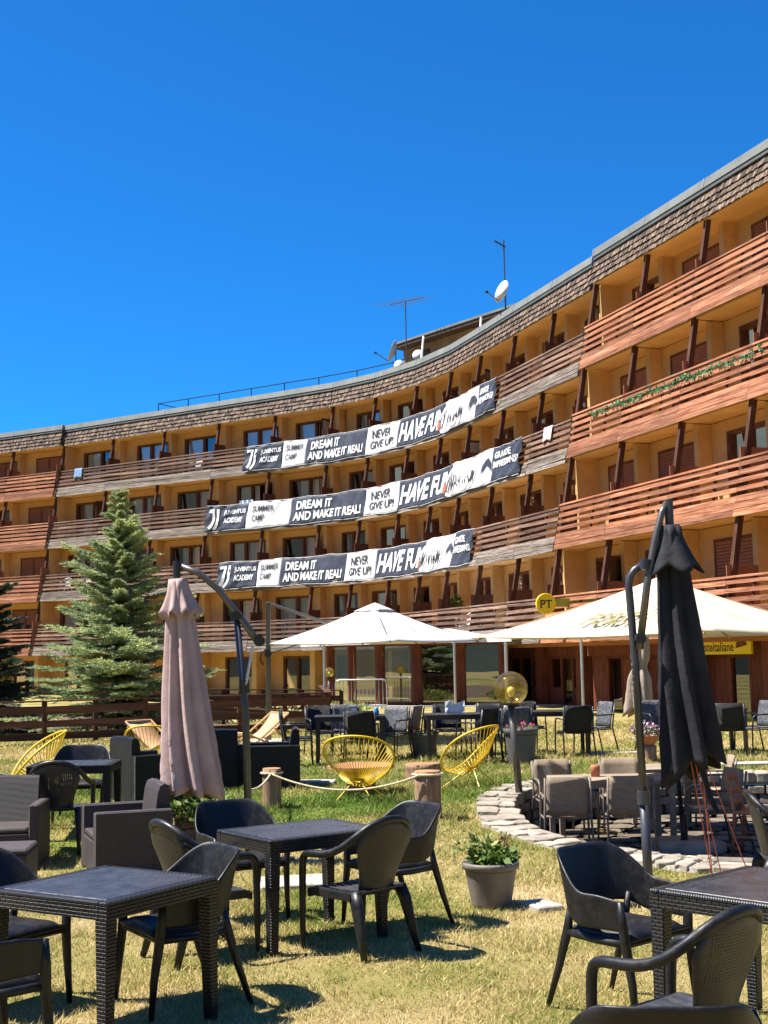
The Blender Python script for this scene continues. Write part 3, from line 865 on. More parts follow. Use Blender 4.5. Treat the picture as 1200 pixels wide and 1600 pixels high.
# ------------------------------------------------------------------ ground floor
def ground_bay(sec, k):
    (a, na), (b, nb) = SECT[sec][k], SECT[sec][k + 1]
    Mx, w = local_frame(a, b, 2.35)
    z0, z1 = -2.65, -.335
    y = -WALL_D
    shop = sec == 'near' or (sec == 'curved' and k < 5)
    if not shop:
        u0, u1 = w * .22, w * .72; v0, v1 = z0 + .25, z1 - .25
        q = MB()
        for (x0, x1, a0, a1) in ((-.05, u0, z0, z1), (u1, w + .05, z0, z1), (u0, u1, v1, z1), (u0, u1, z0, v0)):
            q.box(x0, x1, y - .2, y, a0, a1)
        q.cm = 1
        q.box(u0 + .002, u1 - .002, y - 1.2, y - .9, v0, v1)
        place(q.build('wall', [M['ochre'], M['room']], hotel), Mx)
        fr = MB(); t = .09; um = (u0 + u1) / 2
        for (x0, x1, a0, a1) in ((u0, u0 + t, v0, v1), (u1 - t, u1, v0, v1), (u0 + t, u1 - t, v1 - t, v1), (u0 + t, u1 - t, v0, v0 + t), (um - .05, um + .05, v0 + t, v1 - t)):
            fr.box(x0 + .001, x1 - .001, y - .14, y + .03, a0 + .001, a1 - .001)
        W = place(fr.build('window', M['frame'], hotel), Mx)
        for (x0, x1) in ((u0 + t, um - .05), (um + .05, u1 - t)):
            pn = MB(); pn.quad((x0, y - .08, v0 + t), (x1, y - .08, v0 + t), (x1, y - .08, v1 - t), (x0, y - .08, v1 - t))
            po = pn.build('pane', M['pane'], W); po.matrix_world = Mx
        p = MB(); p.box(-.05, .22, y + .003, y + .9, z0, z1)
        place(p.build('pier', M['ochre'], hotel), Mx)
    else:
        q = MB(); q.cm = 0
        q.box(-.02, w + .02, y - .25, y, z1 - .42, z1)
        q.cm = 1
        q.box(-.02, w + .02, y - 1.6, y - 1.5, z0, z1)
        place(q.build('wall', [M['shop_wood'], M['room']], hotel), Mx)
        c = MB(); c.box(-.21, .21, y - .25, y + .28, z0, z1)
        place(c.build('column', M['shop_wood'], hotel), Mx)
        fr = MB(); u0, u1 = .22, w - .22
        us = [u0, u0 + (u1 - u0) * .36, u0 + (u1 - u0) * .68, u1]
        for x in us: fr.box(x - .05, x + .05, y - .2, y - .06, z0, z1 - .425)
        for i in range(3):
            solid = z0 + (.9 if i != 1 else .1) if sec != 'near' or i == 1 else z1 - .51
            fr.box(us[i] + .051, us[i + 1] - .051, y - .19, y - .07, z0, solid)
            fr.box(us[i] + .051, us[i + 1] - .051, y - .19, y - .07, z1 - .50, z1 - .43)
        W = place(fr.build('shop_window', M['shop_wood'], hotel), Mx)
        for i in range(3):
            pn = MB(); x0, x1 = us[i] + .05, us[i + 1] - .05
            pn.quad((x0, y - .13, z0 + .1), (x1, y - .13, z0 + .1), (x1, y - .13, z1 - .45), (x0, y - .13, z1 - .45))
            po = pn.build('pane', M['sglass'], W); po.matrix_world = Mx
        # timber fascia under the first balcony
        f = MB(); f.box(.0, w, -.55, -.45, z1 - .12, z1 - .004)
        place(f.build('fascia_board', M['fascia_wood'], hotel), Mx)
for sec in SECT:
    for k in range(len(SECT[sec]) - 1):
        ground_bay(sec, k)
# end walls where the wings step
for (sec, i) in (('near', -1), ('curved', 0), ('curved', -1), ('far', 0), ('near', 0), ('far', -1)):
    p, n = SECT[sec][i]
    t = Vector((n.y, -n.x, 0)) * .06
    for lv in range(4):
        zf = RAIL_Z[lv] - 1.05
        q = MB(); vs = []
        for z in (zf + .004, zf + 2.44):
            for (i_, j) in ((-1, -WALL_D - 1.0), (1, -WALL_D - 1.0), (1, -.75), (-1, -.75)):
                c = p + n * (lean_off(zf) + j) + t * i_; vs.append((c.x, c.y, z))
        q.hexa(vs); q.build('end_wall', M['ochre'], hotel)

# ------------------------------------------------------------------ roof house, antennas, roof railing
M['roof_house'] = mat_basic('brown_ochre_render', (.36, .20, .085), .9, .15, 1.5, dirt=.3)
def roof_house():
    Pa, Pb, Pc = Vector((1.05, 59.3, 0)), Vector((5.4, 53.6, 0)), Vector((9.6, 48.2, 0))
    q = MB(); r = MB(); d = (Pa - Pc).normalized(); n = Vector((-d.y, d.x, 0))   # towards the camera
    back = -n * 5
    q.hexa([(*(Pa).xy, 14.0), (*(Pa + back).xy, 14.0), (*(Pc + back).xy, 14.0), (*Pc.xy, 14.0), (*Pa.xy, 16.05), (*(Pa + back).xy, 16.05), (*(Pc + back).xy, 16.05), (*Pc.xy, 16.05)])
    h = q.build('roof_house', M['roof_house'], hotel)
    f = n * .55; e = d * .12
    A, B, Cc, D = Pa + f + e, Pa + back + e, Pc + back, Pc + f
    r.hexa([(*A.xy, 16.06), (*B.xy, 16.06), (*Cc.xy, 16.06), (*D.xy, 16.06), (*A.xy, 16.2), (*B.xy, 16.2), (*Cc.xy, 16.2), (*D.xy, 16.2)])
    r.build('roof_house_eaves', M['wood_brown'], h)
    c = MB(); A2, B2, C2, D2 = A + n * .05 + e * .1, B, Cc, D + n * .05
    c.hexa([(*A2.xy, 16.205), (*B2.xy, 16.205), (*C2.xy, 16.205), (*D2.xy, 16.205), (*A2.xy, 16.3), (*B2.xy, 16.3), (*C2.xy, 16.3), (*D2.xy, 16.3)])
    c.build('roof_house_cover', M['flash'], h)
    for s in (2.6, 6.5):
        p = Pa - d * s
        t = MB(); t.tube([(*(p + n * .9).xy, 16.04), (*(p + n * 1.6 - d * .6).xy, 14.4)], .05, 6)
        t.build('strut', M['white_metal'], h)
    for s in (1.5, 5.2):
        p = Pa - d * s + n * .01
        w = MB(); w.obox((p.x, p.y, 15.3), d * .45, n * .03, Vector((0, 0, .45))); w.build('roof_house_window', M['frame'], h)
roof_house()

def dish(name, loc, aim, dia, label, mast=None, arm=True):
    """parabolic dish on a mast stub; aim = direction the bowl faces"""
    r = thing(name, loc, 0, label, 'satellite dish', 'satellite dishes on the roof')
    a = Vector(aim).normalized()
    Mx = a.to_track_quat('Z', 'Y').to_matrix().to_4x4()
    q = MB(); prof = [(0.001, -.10 * dia)] + [(dia / 2 * k / 6, -.10 * dia + .10 * dia * (k / 6) ** 2 * 1.6) for k in range(1, 7)] + [(dia / 2 * 1.02, .065 * dia)]
    q.lathe(prof, 24)
    q.xf(Matrix.Translation((0, 0, mast[1] if mast else .5)) @ Mx)
    q.build('bowl', M['dish'], r, smooth=True, solid=.015)
    if arm:
        t = MB(); c = Vector((0, 0, mast[1] if mast else .5))
        low = c + Mx.to_3x3() @ Vector((0, -dia * .5, .05)); tip = c + Mx.to_3x3() @ Vector((0, -dia * .32, dia * .75))
        t.tube([low, tip], .022, 6); t.build('feed_arm', M['bronze_metal'], r)
        k = MB(); k.lathe([(.03, -.05), (.05, -.03), (.05, .05), (.02, .08)], 8); k.xf(Matrix.Translation(tip) @ Mx); k.build('receiver', M['black_metal'], r)
    m = MB(); hgt = mast[0] if mast else .55
    m.tube([(0, 0, 0), (0, 0, hgt)], .03, 6)
    m.xf(Matrix.Translation((-a.x * .12, -a.y * .12, 0)))
    m.build('mast', M['bronze_metal'], r)
    return r
dish('satellite_dish', (4.62, 47.1, 14.3), (-.86, -.45, .28), .86, 'largest satellite dish beside the tall antenna mast above the curved eaves', mast=(1.1, .98))
dish('satellite_dish', (.55, 57.2, 14.3), (-.90, .1, .35), 1.0, 'satellite dish seen edge-on at the corner of the roof house', mast=(1.4, 1.2))
dish('satellite_dish', (1.66, 56.6, 14.3), (-.2, -.95, .2), .5, 'round white satellite dish in front of the roof house wall', mast=(.95, .85), arm=False)
dish('satellite_dish', (.78, 56.6, 14.3), (-.35, -.9, .25), .45, 'small low satellite dish nearest the roof railing', mast=(.5, .42), arm=False)

def antenna_tall():
    r = thing('antenna_mast', (4.72, 47.2, 14.2), 0, 'tall thin antenna mast with one short side rod at its top', 'antenna')
    m = MB(); m.tube([(0, 0, 0), (0, 0, 3.15)], .03, 6); m.build('mast', M['bronze_metal'], r)
    m = MB(); m.tube([(-.36, -.1, 3.08), (.06, 0, 2.86)], .03, 5); m.build('side_rod', M['black_metal'], r)
    for k in range(5):
        m = MB(); x = -.34 + k * .08; z = 3.07 - k * .045
        m.tube([(x, -.2, z + .02), (x, .2, z - .02)], .008, 4); m.build('element', M['black_metal'], r)
antenna_tall()
def antenna_yagi():
    r = thing('antenna_mast', (1.12, 56.0, 14.2), 0, 'television aerial with long horizontal rods above the roof house', 'antenna')
    m = MB(); m.tube([(0, 0, 0), (0, 0, 3.3)], .03, 6); m.build('mast', M['bronze_metal'], r)
    m = MB(); m.tube([(-.75, -.3, 3.05), (.85, .3, 3.55)], .018, 5); m.build('boom', M['bronze_metal'], r)
    for k, ln in enumerate((.95, .8, .75, .7, .7, .62)):
        f = k / 5; c = Vector((-.75, -.3, 3.05)).lerp(Vector((.85, .3, 3.55)), f)
        m = MB(); m.tube([c + Vector((-ln, .25, .16)) * .8, c + Vector((ln, -.25, -.16)) * .8], .011, 4); m.build('element', M['bronze_metal'], r)
antenna_yagi()

def roof_railing():
    r = thing('roof_railing', (0, 0, 0), 0, 'thin dark metal safety railing along the roof edge', 'railing')
    ss = [16.5 + 2.1 * k for k in range(9)]
    top = []
    for i, s in enumerate(ss):
        p, n = at_s(s); c = p - n * 2.1
        m = MB(); m.tube([(c.x, c.y, 14.28), (c.x, c.y, 15.2)], .028, 6); m.build('post', M['black_metal'], r)
        top.append((c.x, c.y, 15.2))
        if i % 2 == 0:
            d = p - n * 3.0 - Vector((-n.y, n.x, 0)) * .6
            m = MB(); m.tube([(c.x, c.y, 15.0), (d.x, d.y, 14.28)], .018, 5); m.build('brace', M['bronze_metal'], r)
    m = MB(); m.tube(top, .024, 6); m.build('handrail', M['black_metal'], r)
    p, n = at_s(ss[-1]); e = p - n * 3.4
    m = MB(); m.tube([top[-1], (e.x, e.y, 15.2)], .024, 6); m.build('return_rail', M['black_metal'], r)
roof_railing()

# ------------------------------------------------------------------ lettering
def text_geo(body, offset=0.0, shear=0.0, res=3, spacing=1.0, sub=0):
    cu = bpy.data.curves.new('lettering', 'FONT'); cu.body = body; cu.size = 1; cu.offset = offset; cu.shear = shear; cu.resolution_u = res
    cu.space_character = spacing
    o = bpy.data.objects.new('lettering_source', cu); col.objects.link(o)
    dg = bpy.context.evaluated_depsgraph_get()
    me = bpy.data.meshes.new_from_object(o.evaluated_get(dg))
    bm = bmesh.new(); bm.from_mesh(me); bmesh.ops.triangulate(bm, faces=bm.faces)
    if sub: bmesh.ops.subdivide_edges(bm, edges=[e for e in bm.edges if e.calc_length() > .12], cuts=sub, use_grid_fill=False); bmesh.ops.triangulate(bm, faces=bm.faces)
    bm.verts.index_update()
    vs = [(v.co.x, v.co.y) for v in bm.verts]; fs = [tuple(v.index for v in f.verts) for f in bm.faces]
    bm.free(); bpy.data.meshes.remove(me); bpy.data.objects.remove(o); bpy.data.curves.remove(cu)
    x0 = min(v[0] for v in vs); x1 = max(v[0] for v in vs); y0 = min(v[1] for v in vs); y1 = max(v[1] for v in vs)
    return [((x - x0) / (x1 - x0), (y - y0) / (y1 - y0)) for x, y in vs], fs

# ------------------------------------------------------------------ banners
def banner(label, ztop, bounds, side=0.0, seed=0, wide_white=False):
    root = thing('banner', (0, 0, 0), 0, label, 'banner', 'sports banners hung on the balcony railings')
    Hh = 1.34
    rr = random.Random(seed)
    ph = [rr.uniform(0, 6) for _ in range(6)]
    sL, sR = bounds[0], bounds[-1]      # larger s lies further left
    def pos(s, v, lift=0.0):
        """v: 0 bottom .. 1 top"""
        f = (sL - s) / (sL - sR)
        edge = min(f, 1 - f)
        scal = .06 * abs(math.sin(s * 1.05 + ph[0])) * (1 if v > .5 else .9) + .015 * abs(math.sin(s * 2.9 + ph[5]))
        z = ztop + .03 - (1 - v) * Hh + (-scal if v > .5 else scal) * abs(2 * v - 1)
        p, n = at_s(s)
        rip = .030 * math.sin(s * 2.1 + ph[1] + v * 2.4) + .014 * math.sin(s * 5.1 + ph[2] - v * 4) + .012 * math.sin(s * 9.0 + v * 6 + ph[3])
        # diagonal drag folds towards the two ends
        drag = math.exp(-edge * 16) * .05 * math.sin((s * 1.0 + v * 1.6) * 7 + ph[4])
        c = p + n * (lean_off(z) + .16 + rip + drag + lift)
        return (c.x, c.y, z)
    def piece(s0, s1, mat, name):
        q = MB(); nu = max(6, int(abs(s1 - s0) * 9)); nv = 12
        rows = [[pos(s0 + (s1 - s0) * i / nu, j / nv) for i in range(nu + 1)] for j in range(nv + 1)]
        q.grid(rows)
        return q.build(name, mat, root, smooth=True, solid=.006)
    def put(vs, fs, s0, s1, v0, v1, mat, parent, name='lettering', slant=0.0, lift=.03):
        """unit-square outline mapped on s0..s1 (left to right) and v0..v1"""
        q = MB()
        out = []
        for (x, y) in vs:
            xx = x + slant * (y - .5)
            out.append(pos(s0 + (s1 - s0) * xx, v0 + (v1 - v0) * y, lift))
        q.add(out, fs)
        return q.build(name, mat, parent)
    def words(body, s0, s1, v0, v1, mat, parent, off=.03, slant=0.0):
        vs, fs = text_geo(body, off, sub=3)
        return put(vs, fs, s0, s1, v0, v1, mat, parent, slant=slant)
    def lerp(i, f):
        return bounds[i] + (bounds[i + 1] - bounds[i]) * f
    D, Wt = M['banner_dark'], M['banner_white']
    mats = [D, Wt, D, Wt, D, Wt, D]
    P = [piece(bounds[i], bounds[i + 1], mats[i], 'panel') for i in range(7)]
    # emblem: two nested hooked strokes
    def stroke(pts, mat, parent):
        q = []; fs = []
        for i, (x, y, x2, y2) in enumerate(pts):
            q += [(x, y), (x2, y2)]
            if i: fs.append((2 * i - 2, 2 * i - 1, 2 * i + 1, 2 * i))
        return q, fs
    e = P[0]
    outer = [(0.00, .95, .0, .80), (.36, .95, .26, .80), (.47, .95, .30, .74)]
    outer = [(.30, .80, .48, .95), (.30, .55, .48, .55), (.29, .42, .47, .40), (.24, .29, .42, .24), (.14, .18, .33, .10), (.03, .10, .20, .0)]
    q, fs = stroke(outer, None, None)
    put(q, fs, lerp(0, .07), lerp(0, .40), .10, .90, M['ink_white'], e, 'emblem')
    put([(0, .80), (.31, .80), (.48, .95), (0, .95)], [(0, 1, 2, 3)], lerp(0, .07), lerp(0, .40), .10, .90, M['ink_white'], e, 'emblem', lift=.024)
    inner = [(.62, .95, .80, .95), (.62, .50, .80, .52), (.60, .33, .78, .33), (.54, .18, .72, .14), (.45, .06, .60, -.03), (.34, -.03, .46, -.12)]
    q, fs = stroke(inner, None, None)
    put(q, fs, lerp(0, .07), lerp(0, .40), .14, .90, M['ink_white'], e, 'emblem')
    words('JUVENTUS', lerp(0, .44), lerp(0, .95), .58, .80, M['ink_white'], e, .035)
    words('ACADEMY', lerp(0, .44), lerp(0, .90), .28, .50, M['ink_white'], e, .035)
    fw = .60 if wide_white else .88
    words('SUMMER', lerp(1, .12), lerp(1, fw), .62, .84, M['ink_black'], P[1], .012)
    words('CAMP', lerp(1, .12), lerp(1, fw * .68), .28, .50, M['ink_black'], P[1], .012)
    words('DREAM IT', lerp(2, .07), lerp(2, .52), .54, .86, M['ink_white'], P[2], .035)
    words('AND MAKE IT REAL!', lerp(2, .04), lerp(2, .95), .14, .46, M['ink_white'], P[2], .035)
    words('NEVER', lerp(3, .16), lerp(3, .74), .54, .84, M['ink_black'], P[3], .016)
    words('GIVE UP!', lerp(3, .12), lerp(3, .88), .18, .46, M['ink_black'], P[3], .016)
    words('HAVE FUN', lerp(4, .04), lerp(4, 1.0), .16, .84, M['ink_white'], P[4], .035, slant=.03)
    # striped zebra flank on the white panel
    zr = random.Random(seed + 9)
    def shape(pts, mat, s0, s1, name, lift=.03):
        put(pts, [tuple(range(len(pts)))], s0, s1, 0, 1, mat, P[5], name, lift=lift)
    sA, sB = lerp(4, .90), lerp(5, 1.0)
    for (cx, cy, wx, hy, nst, ang) in ((.13, .40, .22, .88, 10, .10), (.42, .34, .26, .58, 9, -.06), (.58, .40, .16, .72, 5, .05)):
        bod = []
        for i in range(20):
            a = 2 * PI * i / 20
            bod.append((cx + wx / 2 * math.cos(a) * (1 + .12 * math.sin(3 * a)), max(.02, min(.95, cy + hy / 2 * math.sin(a)))))
        shape(bod, M['ink_white'], sA, sB, 'zebra_print')
        for i in range(nst):
            f = (i + .5) / nst * 2 - 1
            hh = math.sqrt(max(.05, 1 - f * f)) * hy / 2 * zr.uniform(.65, .95)
            x = cx + f * wx / 2; w_ = wx / nst * zr.uniform(.22, .38)
            pts = []; nn = 6
            cyy = cy + zr.uniform(-.04, .04); bend = zr.uniform(-.03, .03) + ang * .15
            for j in range(nn + 1):
                g = j / nn * 2 - 1
                pts.append((x + bend * math.cos(g * 2) + ang * g * .2 - w_ * (1 - abs(g)) - .002, max(.03, min(.94, cyy + g * hh))))
            for j in range(nn, -1, -1):
                g = j / nn * 2 - 1
                pts.append((x + bend * math.cos(g * 2) + ang * g * .2 + w_ * (1 - abs(g)) + .002, max(.03, min(.94, cyy + g * hh))))
            shape(pts, M['ink_black'], sA, sB, 'stripe', lift=.045)
    shape([(-.02, .20), (.03, .10), (.07, .22), (.06, .36), (.02, .42), (-.02, .34)], M['ink_red'], sA, sB, 'stripe', lift=.055)
    # dark curl of the last animal towards the navy end panel
    pts = [(.76, .05)]
    for i in range(9):
        a = PI * (1 - i / 8); pts.append((.86 + .14 * math.cos(a), .45 + .35 * math.sin(a)))
    pts += [(.99, .05)]
    shape([(.80, .30), (.82, .55), (.88, .72), (.95, .74), (.99, .60), (.985, .35), (.95, .50), (.90, .55), (.85, .45)], M['banner_dark'], sA, sB, 'stripe', lift=.05)
    words('GRANDE', lerp(6, .08), lerp(6, .60), .66, .86, M['ink_white'], P[6], .03)
    words('IMPRESSIONS!', lerp(6, .06), lerp(6, .88), .38, .58, M['ink_white'], P[6], .03)
    # eyelet cord along the top hem
    t = MB(); n_ = 60
    t.tube([pos(sL + (sR - sL) * i / n_, 1.0, .005) for i in range(n_ + 1)], .012, 5)
    t.build('hem_cord', M['ink_white'], root)
    t = MB(); t.tube([pos(sL + (sR - sL) * i / n_, 0.0, .005) for i in range(n_ + 1)], .010, 5)
    t.build('hem_cord', M['ink_white'], root)
    return root
banner('navy and white slogan banner on the topmost balcony row', 11.8, [25.54, 23.22, 21.79, 17.93, 15.58, 11.58, 8.21, 6.43], seed=1)
banner('navy and white slogan banner on the middle of the three bannered rows', 9.0, [27.47, 24.93, 22.35, 17.44, 14.8, 9.64, 5.71, 3.31], seed=2, wide_white=True)
banner('navy and white slogan banner on the lowest of the three bannered rows', 6.2, [26.34, 23.92, 22.54, 18.26, 15.91, 11.39, 8.31, 6.49], seed=3)

# ------------------------------------------------------------------ things hung on the balconies
def hung_cloth(name, s, ztop, w, h, mat, label, cat):
    p, n = at_s(s); q = MB(); t = Vector((-n.y, n.x, 0))
    rows = []
    for j in range(7):
        v = j / 6; row = []
        for i in range(9):
            u = i / 8 - .5
            z = ztop + .02 - h * v - (.05 * math.sin(i * 1.1) if j == 6 else 0)
            c = p + t * (-u * w * (1 + .1 * v)) + n * (lean_off(z) + .10 + .02 * math.sin(i * 1.9 + v * 2))
            row.append((c.x, c.y, z))
        rows.append(row)
    c0 = [(x - n.x * .14, y - n.y * .14, ztop + .02) for (x, y, z) in rows[0]]
    rows.insert(0, c0)
    q.grid(rows)
    o = q.build(name, mat, None, smooth=True, solid=.012)
    return tag(o, label, cat)
hung_cloth('blue_towel', 36.9, 11.8, .55, .5, M['towel_blue'], 'small pale blue towel over the far left top balcony railing', 'towel')
hung_cloth('white_towel', 1.55, 9.0, .6, .45, M['towel_white'], 'white towel over the railing beside the stepped near wing', 'towel')
hung_cloth('black_garment', 14.35, 9.02, .42, .62, M['black_cloth'], 'black garment drying over the middle banner', 'clothes')

def ivy():
    """artificial ivy garland tied along the near wing's third storey railing"""
    vs = []
    a = A0 - dA * 1.2; b = A0 - dA * 9.8
    for i in range(420):
        f = rng.uniform(0, 1) ** 1.0
        p = a.lerp(b, f)
        z = 9.0 - .10 - .13 * abs(math.sin(f * 16)) - rng.uniform(0, .14)
        c = p + nA * (lean_off(z) + .07 + rng.uniform(0, .06)); c.z = z
        s = rng.uniform(.06, .11)
        d1 = Vector(rng.normal(size=3)).normalized() * s; d2 = Vector(rng.normal(size=3)).normalized() * s
        vs += [c, c + d1, c + d2]
    r = thing('ivy_garland', (0, 0, 0), 0, 'green ivy garland wound along the red railing of the near wing', 'garland')
    tri_mesh('ivy_leaves', [tuple(v) for v in vs], M['ivy'], r, kind='stuff')
ivy()

# ------------------------------------------------------------------ glazed veranda
def veranda():
    r = thing('glazed_veranda', (0, 0, 0), 0, 'low glazed veranda with red brown columns below the banners', 'veranda')
    C = [Vector((4.6, 40.6, 0)), Vector((3.82, 42.0, 0)), Vector((2.42, 42.8, 0)), Vector((.99, 43.2, 0)), Vector((-.26, 43.8, 0)), Vector((-1.25, 44.7, 0)), Vector((-2.05, 46.3, 0)), Vector((-2.5, 49.5, 0))]
    for i, c in enumerate(C[1:7]):
        w = (.17, .18, .165, .14, .12, .11)[i]
        q = MB()
        q.lathe([(w * 1.15, -.15), (w * 1.15, 0.02), (w, .03), (w, 1.75), (w * 1.15, 1.95), (w * 1.5, 2.14)], 4)
        q.xf(Matrix.Translation(c) @ Matrix.Rotation(rad(45 + 15), 4, 'Z'))
        q.build('column', M['shop_wood'], r)
    for i in range(1, len(C) - 1):
        a, b = C[i], C[i + 1]; d = (b - a).normalized(); n = Vector((-d.y, d.x, 0))
        if n.y > 0 and abs(n.y) > .3: n = -n
        if i >= 5: n = Vector((-abs(n.x), n.y, 0))
        a2, b2 = a + d * .14 - n * .05, b - d * .14 - n * .05
        m = (a2 + b2) / 2; w = (b2 - a2).length / 2
        f = MB()
        for s in (-1, 1):
            f.obox(m + d * (s * (w - .03)) + V(0, 0, 1.08), d * .03, n * .03, V(0, 0, 1.06))
        f.obox(m + V(0, 0, .10), d * (w - .061), n * .029, V(0, 0, .05)); f.obox(m + V(0, 0, 2.08), d * (w - .061), n * .029, V(0, 0, .05))
        fr = f.build('pane_frame', M['shop_wood'], r)
        p = MB(); p.quad(a2 + V(0, 0, .1), b2 + V(0, 0, .1), b2 + V(0, 0, 2.1), a2 + V(0, 0, 2.1)); p.build('pane', M['vglass'], r)
    def ring(off, z):
        out = []
        for i, c in enumerate(C):
            a = C[max(i - 1, 0)]; b = C[min(i + 1, len(C) - 1)]; d = (b - a).normalized(); n = Vector((-d.y, d.x, 0))
            out.append((c.x + n.x * off, c.y + n.y * off, z))
        return out
    # roof: sloping white metal sheet with a bright front lip
    q = MB(); q.grid([ring(.75, 2.16), ring(-3.5, 2.62)]); q.build('roof_sheet', M['white_metal'], r, solid=.04)
    lip = MB(); lip.grid([ring(.78, 2.09), ring(.78, 2.21)]); lip.build('roof_lip', M['white_metal'], r, solid=.03)
    for i in range(5):
        a = Vector(ring(.80, 2.24)[i + 1]); b = Vector(ring(.80, 2.24)[i + 2])
        t = MB(); t.tube([a.lerp(b, .06), a.lerp(b, .94)], .045, 8); t.build('awning_roll', M['white_metal'], r)
    f = MB(); f.grid([ring(.55, .03), ring(-4, .03)]); f.build('floor_slab', M['slab'], r, solid=.04)
    e = MB(); e.grid([ring(.57, -.2), ring(.57, .05)]); e.build('plinth', M['slab'], r, solid=.03)
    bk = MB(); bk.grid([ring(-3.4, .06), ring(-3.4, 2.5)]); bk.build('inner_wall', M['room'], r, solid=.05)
    # hanging white lamps inside
    for (x, y, z) in ((-.05, 45.0, 1.72), (1.75, 44.6, 1.68)):
        l = MB(); l.lathe([(.02, .16), (.05, .14), (.13, 0), (.12, -.01)], 14, (x, y, z)); l.build('pendant_lamp', M['white_metal'], r, smooth=True)
        l = MB(); l.tube([(x, y, z + .16), (x, y, 2.35)], .008, 5); l.build('lamp_cord', M['black_metal'], r)
veranda()

def barrier():
    r = thing('crowd_barrier', (-.85, 42.4, -.06), rad(-7), 'galvanised barred crowd barrier in front of the glazed veranda', 'barrier')
    w, h = .85, 1.0
    fr = MB(); pts = [(-w, 0, .16), (-w, 0, h - .12), (-w + .05, 0, h - .03), (-w + .14, 0, h), (w - .14, 0, h), (w - .05, 0, h - .03), (w, 0, h - .12), (w, 0, .16)]
    fr.tube(pts, .024, 8, closed=True); fr.build('frame', M['galv'], r, smooth=True)
    for i in range(12):
        x = -w + (i + 1) * 2 * w / 13
        b = MB(); b.tube([(x, 0, .17), (x, 0, h - .01)], .011, 6); b.build('bar', M['galv'], r)
    for x in (-w * .75, w * .75):
        b = MB(); b.tube([(x, -.22, .02), (x, -.1, .10), (x, 0, .16), (x, .1, .10), (x, .22, .02)], .018, 6); b.build('foot', M['galv'], r, smooth=True)
barrier()

# ------------------------------------------------------------------ signs
def round_sign():
    r = thing('post_office_sign', (4.62, 37.0, 3.12), rad(12), 'round yellow PT sign with an olive band above the cream umbrella', 'sign')
    q = MB(); q.lathe([(.001, -.05), (.29, -.05), (.30, -.03), (.30, .03), (.29, .05), (.001, .05)], 36); q.xf(Matrix.Rotation(rad(90), 4, 'X'))
    q.build('disc', M['sign_yellow'], r)
    b = MB(); b.box(.26, 1.35, -.03, .03, -.09, .15); b.build('band', M['sign_green'], r)
    vs, fs = text_geo('PT', .02)
    t = MB(); t.add([(-.18 + .36 * x, -.054, -.13 + .24 * y) for x, y in vs], fs); t.build('lettering', M['ink_black'], r)
    b = MB(); b.tube([(1.3, 0, .05), (1.9, .6, .05)], .03, 6); b.build('bracket', M['black_metal'], r)
round_sign()
def shop_sign():
    Mx = Matrix(((dA.x, nA.x, 0, 0), (dA.y, nA.y, 0, 0), (0, 0, 1, 0), (0, 0, 0, 1)))
    # local x runs away from the camera along the wing, so the print is laid out from its far end
    base = A0 - dA * 7.6 + nA * (lean_off(2.35) - WALL_D + .33); base.z = 1.60
    r = thing('shop_sign', base, math.atan2(-dA.y, -dA.x), 'rectangular yellow shop sign hung between the red brown columns', 'sign')
    q = MB(); q.box(-1.25, 1.25, -.03, .03, 0, .37); q.build('board', M['sign_yellow'], r)
    vs, fs = text_geo('Posteitaliane', .012)
    t = MB(); t.add([(-1.05 + 1.6 * x, -.034, .07 + .23 * y) for x, y in vs], fs); t.build('lettering', M['ink_black'], r)
    e = MB()
    for i, (a, b) in enumerate(((.0, .55), (.12, .45), (.24, .36))):
        e.add([(.62 + a, -.034 - .001 * i, .14 + .02 * i), (.70 + a * .5, -.034 - .001 * i, .36 - .02 * i), (.80 + b * .4, -.034 - .001 * i, .34 - .04 * i), (.95 + b * .3, -.034 - .001 * i, .22)], [(0, 1, 2, 3)])
    e.build('emblem', M['frame'], r)
    g = MB(); g.box(.55, 1.2, -.02, .02, -1.62, -1.50); g.build('door_strip', M['sign_green'], r)
shop_sign()
# ------------------------------------------------------------------ mountains seen only in the window reflections
def mountains():
    m, nt, b = nodes('wooded_slope')
    gi = N(nt, 'ShaderNodeNewGeometry'); nz = N(nt, 'ShaderNodeTexNoise', inp={'Scale': .12, 'Detail': 9.0, 'Roughness': .75}); L(nt, gi.outputs['Position'], nz.inputs['Vector'])
    rp = ramp(nt, [(.35, (.008, .02, .014)), (.6, (.02, .038, .024)), (.8, (.045, .06, .035))]); L(nt, nz.outputs[0], rp.inputs[0]); L(nt, rp.outputs[0], b.inputs['Base Color'])
    b.inputs['Roughness'].default_value = 1
    q = MB(); rows = []
    for j in range(7):
        row = []
        for i in range(61):
            a = rad(119 + 290 * i / 60)
            h = (.5 + .25 * math.sin(i * .31) + .2 * math.sin(i * .83 + 1) + .1 * math.sin(i * 1.9)) * 420 * sstep(-1, 3, i) * sstep(-1, 4, 60 - i)
            r_ = 70 + j * 75 + (j ** 2) * 12
            row.append((r_ * math.cos(a), r_ * math.sin(a), -2 + h * (j / 6) ** 1.15))
        rows.append(row)
    q.grid(rows)
    tag(q.build('mountain_slope', m, smooth=True), kind='structure')
mountains()

